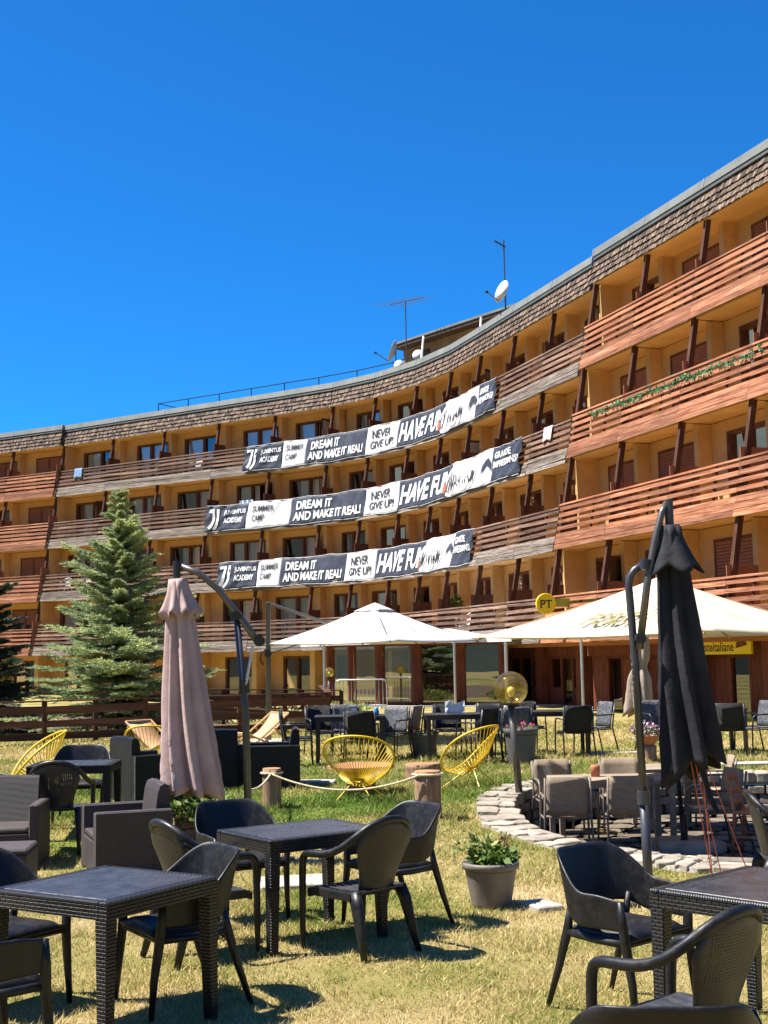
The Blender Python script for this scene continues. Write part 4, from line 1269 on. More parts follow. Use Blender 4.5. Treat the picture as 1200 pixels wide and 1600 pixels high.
# ------------------------------------------------------------------ trees and plants
def spruce(name, loc, H, R, label, mat, seed, group='spruces beside the fence', dens=1.0):
    g = np.random.default_rng(seed)
    root = thing(name, loc, 0, label, 'tree', group)
    t = MB(); t.tube([(0, 0, -.1), (0, 0, H * .3), (0, 0, H * .7), (0, 0, H)], [.028 * H, .021 * H, .011 * H, .003 * H], 9); t.build('trunk', M['bark'], root, smooth=True)
    tris = []; lim = MB()
    nw = int(33 * dens)
    for w in range(nw):
        f = (w + .3) / nw
        z = H * (.06 + .93 * f ** .95)
        Lb = R * (1 - f) ** .95 * 1.08 + .07
        nb = int(6 + 4 * (1 - f))
        a0 = g.uniform(0, 6.28)
        for b in range(nb):
            a = a0 + 2 * np.pi * b / nb + g.normal(0, .18)
            ln = Lb * g.uniform(.58, 1.12) * (1 + .26 * math.sin(3 * a + z * 1.7 + seed) + .17 * math.sin(z * 4.3 + 2 * a + seed))
            if g.random() < .14: continue
            droop = (.30 * (1 - f) - .55 * f) + g.normal(0, .07)
            npt = 9
            d = np.array([np.cos(a), np.sin(a), 0]); side = np.array([-np.sin(a), np.cos(a), 0])
            pts = []
            for k in range(npt):
                u = k / (npt - 1)
                pts.append(np.array([0, 0, z]) + d * ln * u + np.array([0, 0, -droop * ln * u + .22 * ln * u * u * (1 - f)]))
            if w % 2 == 0: lim.tube([tuple(pts[0]), tuple(pts[4]), tuple(pts[8])], [.012, .008, .003], 4)
            def spray(p0, p1, nn, nl):
                m = nn
                u = g.uniform(0, 1, m)[:, None]
                base = p0 + (p1 - p0) * u
                ax = (p1 - p0) / (np.linalg.norm(p1 - p0) + 1e-6)
                rnd = g.normal(size=(m, 3)); rnd -= (rnd @ ax)[:, None] * ax; rnd /= np.linalg.norm(rnd, axis=1)[:, None] + 1e-6
                rnd[:, 2] = np.abs(rnd[:, 2]) * .6 + rnd[:, 2] * .4
                dirn = rnd * .75 + ax * .65
                dirn /= np.linalg.norm(dirn, axis=1)[:, None]
                wv = np.cross(dirn, g.normal(size=(m, 3))); wv /= np.linalg.norm(wv, axis=1)[:, None] + 1e-6
                l = nl * g.uniform(.7, 1.3, m)[:, None]; wd = .015
                v = np.stack([base - wv * wd, base + wv * wd, base + dirn * l], 1)
                tris.append(v.reshape(-1, 3))
            for k in range(1, npt):
                u = k / (npt - 1)
                spray(pts[k - 1], pts[k], 24, .085)
                tl = ln * .38 * (1 - u * .72) * (0.5 + .5 * u + .25)
                for sgn in (-1, 1):
                    for h in (0, .5):
                        p0 = pts[k - 1] + (pts[k] - pts[k - 1]) * (h + g.uniform(0, .3))
                        e = p0 + (side * sgn * .8 + d * .62) * tl * g.uniform(.6, 1.1) + np.array([0, 0, g.normal(-.06, .05) * tl])
                        spray(p0, e, int(13 + 72 * tl), .085)
    for k in range(14):
        z0 = H * (.9 + .1 * k / 14)
        p0 = np.array([0, 0, z0]); a = g.uniform(0, 6.28)
        m = 26
        base = np.repeat(p0[None], m, 0); dv = g.normal(size=(m, 3)); dv[:, 2] = np.abs(dv[:, 2]) + .6; dv /= np.linalg.norm(dv, axis=1)[:, None]
        wv = np.cross(dv, g.normal(size=(m, 3))); wv /= np.linalg.norm(wv, axis=1)[:, None]
        tris.append(np.stack([base - wv * .009, base + wv * .009, base + dv * .085], 1).reshape(-1, 3))
    lim.build('limbs', M['bark'], root)
    tri_mesh('crown', np.concatenate(tris), mat, root, kind='stuff')
    return root
spruce('spruce_tree', (-6.2, 30.0, -.02), 5.75, 2.2, 'bushy blue-green spruce standing alone behind the dark fence', M['needle'], 3)
spruce('spruce_tree', (-9.75, 30.6, -.02), 4.45, 1.5, 'dark spruce cut by the left edge of the picture', M['needle_dark'], 8)
for (x, y, h, sd, sz) in ((-9.0, -9.0, 9.0, 31, 'shorter'), (3.5, -13.0, 10.5, 32, 'taller')):
    spruce('spruce_tree', (x, y, -.25), h, h * .30, sz + ' of two dark spruces behind the viewer, mirrored in the veranda glass', M['needle_dark'], sd, group='spruces mirrored in the veranda glass', dens=.7)
spruce('spruce_tree', (-3.7, 92.0, 8.0), 11.5, 2.6, 'distant conifer top peeping over the roof edge left of the roof house', M['needle_dark'], 5, group='conifers behind the roof', dens=.6)

def leaf_cluster(name, n, rx, ry, h, mat, parent, loc=(0, 0, 0), lw=.03, ll=.07, g=None, up=.6):
    g = g or rng
    th = g.uniform(0, 2 * np.pi, n); r = np.sqrt(g.uniform(0, 1, n)); z = g.uniform(0, 1, n)
    sh = .55 + .6 * np.sin(np.clip(z, 0, 1) * 2.6)
    p = np.stack([np.cos(th) * r * rx * sh, np.sin(th) * r * ry * sh, z * h * (1 - .45 * r)], 1) + np.array(loc)
    d = np.stack([np.cos(th), np.sin(th), g.uniform(-.4, 1.6, n) * up], 1) + g.normal(0, .5, (n, 3)); d /= np.linalg.norm(d, axis=1)[:, None]
    w = np.cross(d, g.normal(size=(n, 3))); w /= np.linalg.norm(w, axis=1)[:, None]
    l = ll * g.uniform(.6, 1.3, n)[:, None]; wd = lw * g.uniform(.6, 1.2, n)[:, None]
    a = p; b = p + d * l * .5 + w * wd; c = p + d * l * .5 - w * wd; e = p + d * l
    v = np.stack([a, b, e, a, e, c], 1).reshape(-1, 3)
    return tri_mesh(name, v, mat, parent, kind='stuff')

def pot(name, loc, r0, r1, h, mat, label, cat='flower pot', group=None, ribs=0, band=True, rz=0):
    root = thing(name, loc, rz, label, cat, group)
    q = MB()
    wob = (lambda a, i: 1 + (.012 * math.cos(a * ribs) if 1 <= i <= 2 else 0)) if ribs else None
    prof = [(r0, 0), (r0 * 1.01, .01), (r0 + (r1 - r0) * .82, h * .80)]
    q.lathe(prof + [(r1 * .97, h * .84)], 48, wob=wob)
    q.build('body', mat, root, smooth=True)
    rm = MB(); rm.lathe([(r1 * .96, h * .835), (r1 * 1.06, h * .85), (r1 * 1.08, h * .97), (r1 * 1.04, h), (r1 * .96, h), (r1 * .93, h * .9), (.001, h * .9)], 40)
    ro = rm.build('rim', mat, root, smooth=True)
    s = MB(); s.lathe([(.001, h * .94), (r1 * .9, h * .91)], 20); s.build('soil', M['soil'], root)
    return root

p = pot('flower_pot', gp(.77, 10.05, 0), .150, .205, .32, M['pot_taupe'], 'round taupe pot with pale leafy plant alone on the lawn', ribs=40)
leaf_cluster('leaves', 210, .15, .15, .15, M['leaf'], p, (0.02, 0, .29), .026, .075)
leaf_cluster('pale_leaves', 90, .10, .08, .22, M['leaf_pale'], p, (-.04, 0, .33), .02, .08)
for (x, y, hh) in ((-.19, .02, .16), (.13, 0, .26), (-.1, .03, .24)):
    st = MB(); st.tube([(x * .5, y, .28), (x * .8, y, .28 + hh * .6), (x, y, .28 + hh)], .004, 5); st.build('stem', M['leaf_dry'] if x > 0 else M['leaf'], p)
leaf_cluster('dry_tips', 30, .04, .04, .14, M['leaf_dry'], p, (.13, 0, .42), .012, .04)
leaf_cluster('pale_tips', 46, .07, .05, .10, M['leaf_pale'], p, (-.19, 0, .40), .013, .05)

for (x, y, r, h, lab) in ((.60, 21.7, .225, .40, 'grey planter of pink flowers between the two middle garden tables'), (2.05, 20.0, .25, .56, 'large grey planter beside the post of the globe lamp')):
    p = pot('planter', gp(x, y), r * .78, r, h, M['pot_grey'], lab, 'planter', 'grey planters by the garden tables')
    leaf_cluster('leaves', 90, r * .9, r * .9, .12, M['leaf'], p, (0, 0, h * .93), .022, .06)
    leaf_cluster('flowers', 70, r * .9, r * .9, .14, M['petal_pink'], p, (.0, 0, h * .96), .02, .035)

def log(name, loc, r, h, label, cat='log', group=None, lean=0.0, bark=None):
    root = thing(name, loc, random.uniform(0, 6), label, cat, group)
    ph = random.uniform(0, 6)
    wob = lambda a, i: 1 + .05 * math.sin(2 * a + ph) + .03 * math.sin(5 * a + ph * 2 + i * .3) + .012 * math.sin(17 * a + i)
    q = MB(); q.lathe([(r * 1.06, -.05), (r * 1.03, h * .1), (r * .98, h * .4), (r, h * .7), (r, h * .985)], 40, wob=wob); q.build('bark', bark or M['stump'], root, smooth=True)
    t = MB(); t.lathe([(r * .985, h * .93), (r * .96, h), (r * .5, h + .004), (.001, h + .004)], 40, wob=lambda a, i: 1 + .05 * math.sin(2 * a + ph)); t.build('cut_face', M['stump_top'], root, smooth=False)
    return root
log('log_post', gp(-1.36, 15.16), .112, .475, 'slim log post carrying the rope nearer the mauve umbrella', 'post', 'log posts carrying the rope')
log('log_post', gp(.43, 14.34), .152, .515, 'thicker log post at the right end of the rope', 'post', 'log posts carrying the rope')
log('log_stool', gp(-.34, 16.35), .19, .30, 'log stump under the round wooden slab behind the yellow chair', 'log')
sl = thing('wooden_slab', gp(-.34, 16.4, .306), .3, 'round wooden slab used as a table on a log stump', 'table top')
q = MB(); q.lathe([(.40, 0), (.43, .012), (.43, .05), (.40, .06), (.001, .06)], 30, wob=lambda a, i: 1 + .06 * math.sin(2 * a) + .03 * math.sin(5 * a)); q.build('board', M['stump_top'], sl)
log('log_stool', gp(.48, 18.2), .24, .20, 'low wide log section right of the rear round yellow chair', 'log')
log('log_stand', gp(4.04, 20.25), .14, .25, 'pale log standing under the petunia bowl', 'log')
p = pot('petunia_bowl', gp(4.04, 20.25, .258), .12, .20, .15, M['terracotta'], 'terracotta bowl of purple and white petunias on a log', 'flower pot')
leaf_cluster('leaves', 120, .19, .19, .14, M['leaf'], p, (0, 0, .13), .02, .05)
leaf_cluster('petals', 260, .22, .20, .24, M['petal_purple'], p, (0, 0, .14), .022, .045)

def crate_planter():
    r = thing('planter_crate', gp(-1.80, 12.3), rad(12), 'wooden planter box with a green leafy plant under the mauve umbrella', 'planter')
    for i in range(3):
        for (a, b) in ((0, 1), (0, -1), (1, 0), (-1, 0)):
            q = MB()
            if a == 0: q.box(-.20, .20, b * .15 - .01, b * .15 + .01, .06 + i * .115, .165 + i * .115)
            else: q.box(a * .21 - .01, a * .21 + .01, -.14, .14, .06 + i * .115, .165 + i * .115)
            q.build('plank', M['stump'], r)
    for (a, b) in ((1, 1), (-1, 1), (1, -1), (-1, -1)):
        q = MB(); q.box(a * .185 - .02, a * .185 + .02, b * .125 - .015, b * .125 + .013, 0, .43); q.build('leg', M['stump'], r)
    q = MB(); q.box(-.17, .17, -.11, .11, .12, .36); q.build('soil', M['soil'], r)
    leaf_cluster('leaves', 420, .34, .26, .24, M['leaf'], r, (.06, 0, .34), .03, .08)
    leaf_cluster('pale_leaves', 160, .34, .26, .24, M['leaf_pale'], r, (.10, 0, .36), .026, .075)
crate_planter()

for i, (x, y, rx, h, mt, lab) in enumerate(((-4.55, 34.4, .75, .78, 'leaf', 'bright green shrub behind the fence right of the mauve umbrella'), (-3.45, 35.0, .5, .66, 'leaf', 'small rounded green shrub left of the white umbrella mast'),
                                         (-2.35, 34.6, .42, .75, 'leaf_dry', 'dry reddish flowering plants by the end of the fence'), (-1.55, 38.0, .9, .42, 'leaf_pale', 'low pale green bush in front of the barrier'), (-2.6, 33.0, .6, .42, 'leaf_pale', 'low pale green plants behind the fence end'))):
    r = thing('shrub', gp(x, y), 0, lab, 'shrub', 'shrubs behind the fence')
    s = MB()
    for k in range(5): s.tube([(0, 0, -.03), (math.cos(k * 1.3) * rx * .4, math.sin(k * 1.3) * rx * .4, h * .7)], [.012, .005], 5)
    s.build('stems', M['bark'], r)
    leaf_cluster('foliage', int(900 * rx), rx, rx * .7, h, M[mt], r, (0, 0, .02), .04, .12, up=1.2)
r = thing('balcony_plant', (2.62, 48.3, 3.42), 0, 'small green potted plant on the lowest balcony railing', 'plant')
q = MB(); q.lathe([(.1, -.2), (.14, 0), (.001, 0)], 12); q.build('pot', M['terracotta'], r)
leaf_cluster('leaves', 260, .26, .26, .60, M['leaf'], r, (0, 0, -.02), .04, .11, up=1.5)

# ------------------------------------------------------------------ sunken stone patio
PIT_Z = -.5
M['mortar'] = mat_basic('pale_mortar', (.26, .235, .19), .95, .2, 14, bump=.8, bscale=60)
def pit_pt(a, k, z):
    c, s = math.cos(a), math.sin(a); e = 2 / 2.3
    return Vector((PIT_C[0] + PIT_RX * k * abs(c) ** e * (1 if c >= 0 else -1), PIT_C[1] + PIT_RY * k * abs(s) ** e * (1 if s >= 0 else -1), z))
def patio():
    f = MB(); f.lathe([(.001, 0), (1, 0)], 48)
    f.v = [tuple(pit_pt(math.atan2(y, x), math.hypot(x, y) * .95, PIT_Z)) for (x, y, z) in f.v]
    fo = f.build('sunken_patio', M['pit_floor']); tag(fo, kind='structure')
    w = MB(); n = 72
    w.grid([[pit_pt(2 * PI * i / n, .90, z) for i in range(n)] for z in (PIT_Z - .02, -.13)], closed=True)
    w.build('earth_bank', M['stone_dark'], fo)
    mo = MB(); mo.grid([[pit_pt(2 * PI * i / n, kk, ground_z(pit_pt(2 * PI * i / n, 1, 0).y) + zz) for i in range(n)] for kk, zz in ((.88, -.12), (.88, .012), (.995, .016), (1.02, -.06))], closed=True)
    mo.build('mortar_bed', M['mortar'], fo)
    rr = random.Random(4)
    # irregular coping stones
    a = 0; idx = 0
    while a < 2 * PI - .03:
        da = rr.uniform(.05, .125)
        a1 = min(a + da, 2 * PI)
        sp_ = rr.uniform(.915, .965)
        rows = [(.872, sp_), (sp_ + .002, 1.005)]
        for (k0, k1) in rows:
            gz = ground_z(pit_pt((a + a1) / 2, 1, 0).y)
            zt = gz + .035 + rr.uniform(-.009, .012); zb = zt - rr.uniform(.09, .15)
            g_ = .0025
            out = []
            pts = [(a + g_, k0), ((a + a1) / 2, k0 - .01), (a1 - g_, k0), (a1 - g_, (k0 + k1) / 2), (a1 - g_ - rr.uniform(0, .012), k1 - .003), ((a + a1) / 2, k1 + rr.uniform(-.02, .02)), (a + g_ + rr.uniform(0, .012), k1 - .003), (a + g_, (k0 + k1) / 2)]
            pts = [(p_[0] + rr.uniform(-.006, .006), p_[1] + rr.uniform(-.008, .008)) for p_ in pts]
            m_ = MB(); m = len(pts)
            vs = [pit_pt(p_[0], p_[1], zb) for p_ in pts] + [pit_pt(p_[0], p_[1], zt + rr.uniform(-.008, .008)) for p_ in pts]
            fs = [tuple(reversed(range(m))), tuple(range(m, 2 * m))] + [(i, (i + 1) % m, m + (i + 1) % m, m + i) for i in range(m)]
            m_.add(vs, fs)
            m_.build('coping_stone', M['stone'], fo, bevel=.007)
        a = a1
    # rubble courses of the inner face
    for c in range(3):
        a = rr.uniform(0, .05)
        while a < 2 * PI - .05:
            da = rr.uniform(.06, .14)
            z0 = PIT_Z + c * .125 + .004; z1 = z0 + .115 + rr.uniform(-.02, .008)
            if z1 < -.10:
                k0 = .86 + rr.uniform(-.012, .012)
                vs = []
                for z in (z0, z1):
                    for (aa, kk) in ((a + .004, k0), (a + da - .004, k0 + rr.uniform(-.008, .008)), (a + da - .004, .905), (a + .004, .905)):
                        vs.append(pit_pt(aa, kk, z))
                m_ = MB(); m_.hexa(vs); m_.build('wall_stone', M['stone_dark'], fo, bevel=.015)
            a += da
    # crazy paving
    g = 8
    for j in range(-g, g):
        for i in range(-g, g):
            cx, cy = PIT_C[0] + (i + .5) * .40 + (.2 if j % 2 else 0), PIT_C[1] + (j + .5) * .42
            if pit_k(cx, cy) > .80: continue
            m = 6; pts = []
            for k in range(m):
                an = 2 * PI * k / m + rr.uniform(-.25, .25); rr_ = rr.uniform(.17, .225)
                pts.append((cx + math.cos(an) * rr_, cy + math.sin(an) * rr_))
            z0, z1 = PIT_Z - .02, PIT_Z + .02 + rr.uniform(0, .012)
            m_ = MB(); m_.add([(x, y, z0) for x, y in pts] + [(x, y, z1) for x, y in pts], [tuple(range(m, 2 * m))] + [(q_, (q_ + 1) % m, m + (q_ + 1) % m, m + q_) for q_ in range(m)])
            m_.build('paving_stone', M['paving'], fo)
patio()

# paving slabs lying on the lawn
for (x, y, w, d, a, lab) in ((-.80, 11.0, .62, .5, 12, 'concrete slab on the lawn behind the middle table'), (-1.0, 17.7, .55, .35, -4, 'pale slab on the lawn beside the dark lounge chair'), (1.13, 9.9, .22, .30, 25, 'small stone slab on the lawn beside the right shell chair'),
                       (3.9, 21.9, 1.1, .32, 5, 'pale stone slab on the lawn left of the petunias'), (3.5, 19.2, .9, .4, -3, 'flat pale stone behind the sunken patio'), (5.9, 19.4, 2.4, .3, 2, 'long pale stone edging behind the sunken patio')):
    o = MB().box(-w / 2, w / 2, -d / 2, d / 2, -.02, .035).build('stone_slab', M['slab'], bevel=.01)
    o.location = gp(x, y); o.rotation_euler = (0, 0, rad(a)); tag(o, lab, 'slab', 'stone slabs on the lawn')

# ------------------------------------------------------------------ fences
def fence(label, A, B, npost, rails, hp, mat, t=.04, z=None):
    A, B = Vector(A), Vector(B); d = B - A; ln = d.length; d2 = Vector((d.x, d.y, 0)).normalized()
    r = thing('wooden_fence', A, math.atan2(d.y, d.x), label, 'fence')
    fl = Vector((d.x, d.y, 0)).length; sl = d.z / fl
    for i in range(npost):
        x = fl * i / (npost - 1)
        q = MB(); q.box(x - .05, x + .05, .0, .09, -.1 + sl * x, hp + sl * x); q.build('post', mat, r, bevel=.006)
    step = 2
    for i in range(0, npost - 1, step):
        x0 = fl * i / (npost - 1) + .004; x1 = fl * min(i + step, npost - 1) / (npost - 1) - .004
        for (z0, z1) in rails:
            jz = random.uniform(-.012, .012)
            q = MB(); q.hexa([(x0, -t, z0 + sl * x0 + jz), (x1, -t, z0 + sl * x1 - jz), (x1, -.002, z0 + sl * x1 - jz), (x0, -.002, z0 + sl * x0 + jz), (x0, -t, z1 + sl * x0 + jz), (x1, -t, z1 + sl * x1 - jz), (x1, -.002, z1 + sl * x1 - jz), (x0, -.002, z1 + sl * x0 + jz)])
            q.build('board', mat, r)
        q = MB(); q.box(x0, x1, -.055, .10, hp + .002, hp + .03); q.v = [(x, y, z_ + sl * x) for x, y, z_ in q.v]; q.build('cap_rail', mat, r)
    return r
fence('long dark board fence in front of the spruces', (-13.0, 24.3, -.02), (-1.35, 29.9, -.02), 13, [(.10, .25), (.36, .50), (.63, .80)], .88, M['fence'])
fence('second fence with paler boards behind the fence end by the veranda', (-6.3, 33.4, .08), (-1.2, 34.0, -.05), 6, [(.28, .42), (.60, .74)], .86, M['fence'])
fence('low worn ramp rail of pale boards behind the dark fence', (-4.6, 31.4, .05), (-1.5, 32.2, -.2), 4, [(.28, .44)], .5, M['fence_pale'])
fence('return of the dark fence running back towards the veranda', (-1.33, 30.05, -.02), (-1.9, 37.5, -.02), 6, [(.10, .25), (.36, .50), (.63, .80)], .88, M['fence'])
o = MB().grid([[(-20, 26.2, .012), (-3.6, 30.3, .012)], [(-24, 46, .012), (-5.0, 40.0, .012)]]).build('shaded_needle_litter_bed', M['shaded_needle_litter']); tag(o, kind='structure')  # brown ground sheet, widened, with the shade there put into its colour
# ------------------------------------------------------------------ chairs and tables
def shell_chair(loc, face_dir, label, group):
    """one-piece moulded armchair: wrap-round back and arms, padded seat, splayed tapered legs; front is local -Y"""
    r = thing('shell_armchair', loc, face(*face_dir), label, 'chair', group)
    # plan path of the wrap: right arm front -> back -> left arm front
    hw, yb, rc = .275, .235, .20
    path = []
    for i in range(9): path.append((hw + .004 * i, -.215 + (yb - rc + .215) * i / 8))
    for i in range(1, 9):
        a = PI / 2 * i / 8; path.append((hw + .03 - rc + rc * math.cos(a), yb - rc + rc * math.sin(a)))
    half = path[:]
    mid = [(x, yb) for x in (.07, 0, -.07)]
    full = half + mid + [(-x, y) for (x, y) in reversed(half)]
    n = len(full)
    seglen = [0]
    for i in range(1, n): seglen.append(seglen[-1] + math.dist(full[i], full[i - 1]))
    tot = seglen[-1]
    rows = []; nv = 7
    for j in range(nv + 1):
        v = j / nv; row = []
        for i, (x, y) in enumerate(full):
            w = abs(seglen[i] / tot * 2 - 1)           # 0 at the back, 1 at the arm fronts
            ztop = .645 + (.835 - .645) * (1 - sstep(.30, .66, w)) - .018 * sstep(.75, 1, w) - .012 * (1 - sstep(0, .3, w)) * 0
            zbot = .515 - .05 * sstep(.35, .6, w)
            z = zbot + (ztop - zbot) * v
            out = .075 * ((z - .48) / .35) ** 1.2 if z > .48 else 0
            k = 1 - sstep(.25, .62, w)
            fx = x * (1 + .09 * ((z - .5) / .3) * (1 - k))
            row.append((fx, y + out * k + .012 * (v - .5), z))
        rows.append(row)
    q = MB(); q.grid(rows)
    s = q.build('shell', M['black_plastic'], r, smooth=True, solid=.017, sub=1)
    # legs
    for sx in (-1, 1):
        q = MB(); q.tube([(sx * .288, -.205, .62), (sx * .280, -.212, .50), (sx * .268, -.218, .40), (sx * .258, -.245, .2), (sx * .262, -.262, 0)], [.018, .028, .030, .024, .016], 8, flat=.8)
        q.build('leg', M['black_plastic'], r, smooth=True)
        q = MB(); q.tube([(sx * .25, .16, .56), (sx * .245, .19, .42), (sx * .255, .25, .22), (sx * .27, .325, 0)], [.016, .029, .023, .015], 8, flat=.8)
        q.build('leg', M['black_plastic'], r, smooth=True)
        q = MB(); q.tube([(sx * .262, -.23, .405), (sx * .255, 0, .40), (sx * .245, .19, .41)], [.022, .022, .022], 8); q.build('side_rail', M['black_plastic'], r, smooth=True)
    # seat base and pad
    b = MB(); b.box(-.25, .25, -.235, .20, .385, .415); b.build('seat_base', M['black_plastic'], r, bevel=.012)
    pad = MB(); rows = []
    for j in range(9):
        v = j / 8 * 2 - 1; row = []
        for i in range(9):
            u = i / 8 * 2 - 1
            e = max(abs(u), abs(v)); z = .418 + .042 * (1 - e ** 5)
            row.append((u * .238 * (1 - .04 * v), -.02 + v * .222, z))
        rows.append(row)
    pad.grid(rows); pad.build('seat_pad', M['black_plastic'], r, smooth=True, solid=.02)
    return r

def mono_chair(loc, face_dir, label, group, pl=None):
    """stacking resin armchair: hoop back running into the arms and front legs, perforated fan-shaped back panel"""
    r = thing('resin_armchair', loc, face(*face_dir), label, 'chair', group)
    half = [(.262, -.262, 0), (.268, -.255, .30), (.272, -.25, .56), (.275, -.235, .625), (.280, -.19, .648), (.288, -.05, .648), (.285, .07, .668), (.262, .17, .725), (.215, .245, .80), (.135, .29, .852), (.05, .305, .872)]
    pts = half + [(-x, y, z) for x, y, z in reversed(half)]
    rs = [.019, .023, .026, .027, .027, .027, .026, .025, .025, .025, .025]
    q = MB()
    # broad flat section
    q.tube(pts, rs + rs[::-1], 10, flat=1.0)
    q.build('hoop', (pl or M['black_plastic']), r, smooth=True, sub=1)
    # back panel
    rows = []; nv = 12
    for j in range(nv + 1):
        v = j / nv; z = .40 + .462 * v
        wd = .155 + .075 * sstep(.1, .75, v)
        if v > .66: wd = .23 * math.sqrt(max(.0, 1 - ((v - .66) / .36) ** 2.2)) + .004
        y = .195 + .105 * v ** 1.1
        row = []
        for i in range(11):
            u = i / 10 * 2 - 1
            row.append((u * wd, y - .055 * u * u * (1 - .5 * v) + .006, z))
        rows.append(row)
    q = MB(); q.grid(rows); q.build('back_panel', (pl or M['mono_back']), r, smooth=True, solid=.010)
    # seat with long ribs
    rows = []
    for j in range(9):
        v = j / 8; row = []
        for i in range(17):
            u = i / 16 * 2 - 1
            z = .425 - .02 * math.sin(v * PI) * (1 - u * u) + (-.03 if j == 0 else 0) + .003 * math.sin(i * PI)
            row.append((u * (.245 - .03 * v), -.235 + .45 * v, z + (.004 if i % 2 else 0)))
        rows.append(row)
    q = MB(); q.grid(rows); q.build('seat', (pl or M['seat_plastic']), r, smooth=False, solid=.012)
    q = MB()
    for (x0, x1, y0, y1) in ((-.245, .245, -.238, -.222), ):
        q.box(x0, x1, y0, y1, .36, .415)
    q.build('seat_front', (pl or M['black_plastic']), r, bevel=.006)
    for sx in (-1, 1):
        q = MB(); q.tube([(sx * .20, .17, .42), (sx * .212, .205, .34), (sx * .225, .25, .17), (sx * .24, .30, 0)], [.05, .048, .034, .022], 8, flat=.7)
        q.build('leg', (pl or M['black_plastic']), r, smooth=True)
        q = MB(); q.box(sx * .235 - .008, sx * .235 + .008, -.22, .17, .375, .42); q.build('seat_side', (pl or M['black_plastic']), r)
    return r

def mat_perforated():
    """moulded panel with rows of small see-through holes"""
    m, nt, b = nodes('perforated_plastic')
    tc = N(nt, 'ShaderNodeTexCoord'); sp = N(nt, 'ShaderNodeSeparateXYZ'); L(nt, tc.outputs['Object'], sp.inputs[0])
    def saw(o, s):
        a = N(nt, 'ShaderNodeMath', operation='MULTIPLY', inp={1: s}); L(nt, o, a.inputs[0])
        f = N(nt, 'ShaderNodeMath', operation='FRACT'); L(nt, a.outputs[0], f.inputs[0])
        c = N(nt, 'ShaderNodeMath', operation='SUBTRACT', inp={1: .5}); L(nt, f.outputs[0], c.inputs[0])
        ab = N(nt, 'ShaderNodeMath', operation='ABSOLUTE'); L(nt, c.outputs[0], ab.inputs[0])
        return ab.outputs[0]
    hx, hz = saw(sp.outputs[0], 55), saw(sp.outputs[2], 75)
    mx = N(nt, 'ShaderNodeMath', operation='MAXIMUM'); L(nt, hx, mx.inputs[0]); L(nt, hz, mx.inputs[1])
    lt = N(nt, 'ShaderNodeMath', operation='LESS_THAN', inp={1: .17}); L(nt, mx.outputs[0], lt.inputs[0])
    b.inputs['Base Color'].default_value = (.022, .022, .025, 1); b.inputs['Roughness'].default_value = .42
    bp = N(nt, 'ShaderNodeBump', inp={'Strength': .8, 'Distance': .003}); L(nt, mx.outputs[0], bp.inputs['Height']); L(nt, bp.outputs[0], b.inputs['Normal'])
    # holes only in the upper field of the panel
    up = N(nt, 'ShaderNodeMath', operation='GREATER_THAN', inp={1: .60}); L(nt, sp.outputs[2], up.inputs[0])
    dn = N(nt, 'ShaderNodeMath', operation='LESS_THAN', inp={1: .80}); L(nt, sp.outputs[2], dn.inputs[0])
    ax = N(nt, 'ShaderNodeMath', operation='ABSOLUTE'); L(nt, sp.outputs[0], ax.inputs[0])
    nx = N(nt, 'ShaderNodeMath', operation='LESS_THAN', inp={1: .165}); L(nt, ax.outputs[0], nx.inputs[0])
    o = lt.outputs[0]
    for k in (up, dn, nx):
        mm = N(nt, 'ShaderNodeMath', operation='MULTIPLY'); L(nt, o, mm.inputs[0]); L(nt, k.outputs[0], mm.inputs[1]); o = mm.outputs[0]
    al = N(nt, 'ShaderNodeMath', operation='SUBTRACT', inp={0: 1.0}); L(nt, o, al.inputs[1]); L(nt, al.outputs[0], b.inputs['Alpha'])
    return m
M['mono_back'] = mat_perforated()
M['seat_plastic'] = mat_basic('worn_seat_plastic', (0.035, 0.036, 0.041), 0.34, 0.15, 8, dust=0.14)

def rattan_table(loc, rot, sx, sy, label, group, h=.74):
    r = thing('rattan_table', loc, rot, label, 'table', group)
    hx, hy = sx / 2, sy / 2
    t = MB(); t.box(-hx + .055, hx - .055, -hy + .055, hy - .055, h - .02, h + .001); t.build('table_top', M['table_plastic'], r, bevel=.004)
    for nm, (x0, x1, y0, y1) in zip('abcd', ((-hx, hx, -hy, -hy + .054), (-hx, hx, hy - .054, hy), (-hx, -hx + .054, -hy + .055, hy - .055), (hx - .054, hx, -hy + .055, hy - .055))):
        a = MB(); a.box(x0, x1, y0, y1, h - .022, h); a.build('border', M['weave_top'], r, bevel=.006)
        b = MB(); e = .0015
        b.box(x0 + e, x1 - e, y0 + e, y1 - e, h - .088, h - .0225); b.build('apron', M['weave_dark'], r)
    for (a, b) in ((-1, -1), (1, -1), (1, 1), (-1, 1)):
        q = MB(); o = .078
        cx, cy = a * (hx - .002), b * (hy - .002)
        q.hexa([(cx, cy, 0), (cx - a * .056, cy, 0), (cx - a * .056, cy - b * .056, 0), (cx, cy - b * .056, 0), (cx, cy, h - .089), (cx - a * o, cy, h - .089), (cx - a * o, cy - b * o, h - .089), (cx, cy - b * o, h - .089)])
        q.build('leg', M['weave_dark'], r, bevel=.004)
    return r
M['weave_top'] = mat_weave('charcoal_weave_border', (0.03, 0.032, 0.038), (0.042, 0.044, 0.05), 0.036, 0.0135, 0.28, 1.0, top=True)

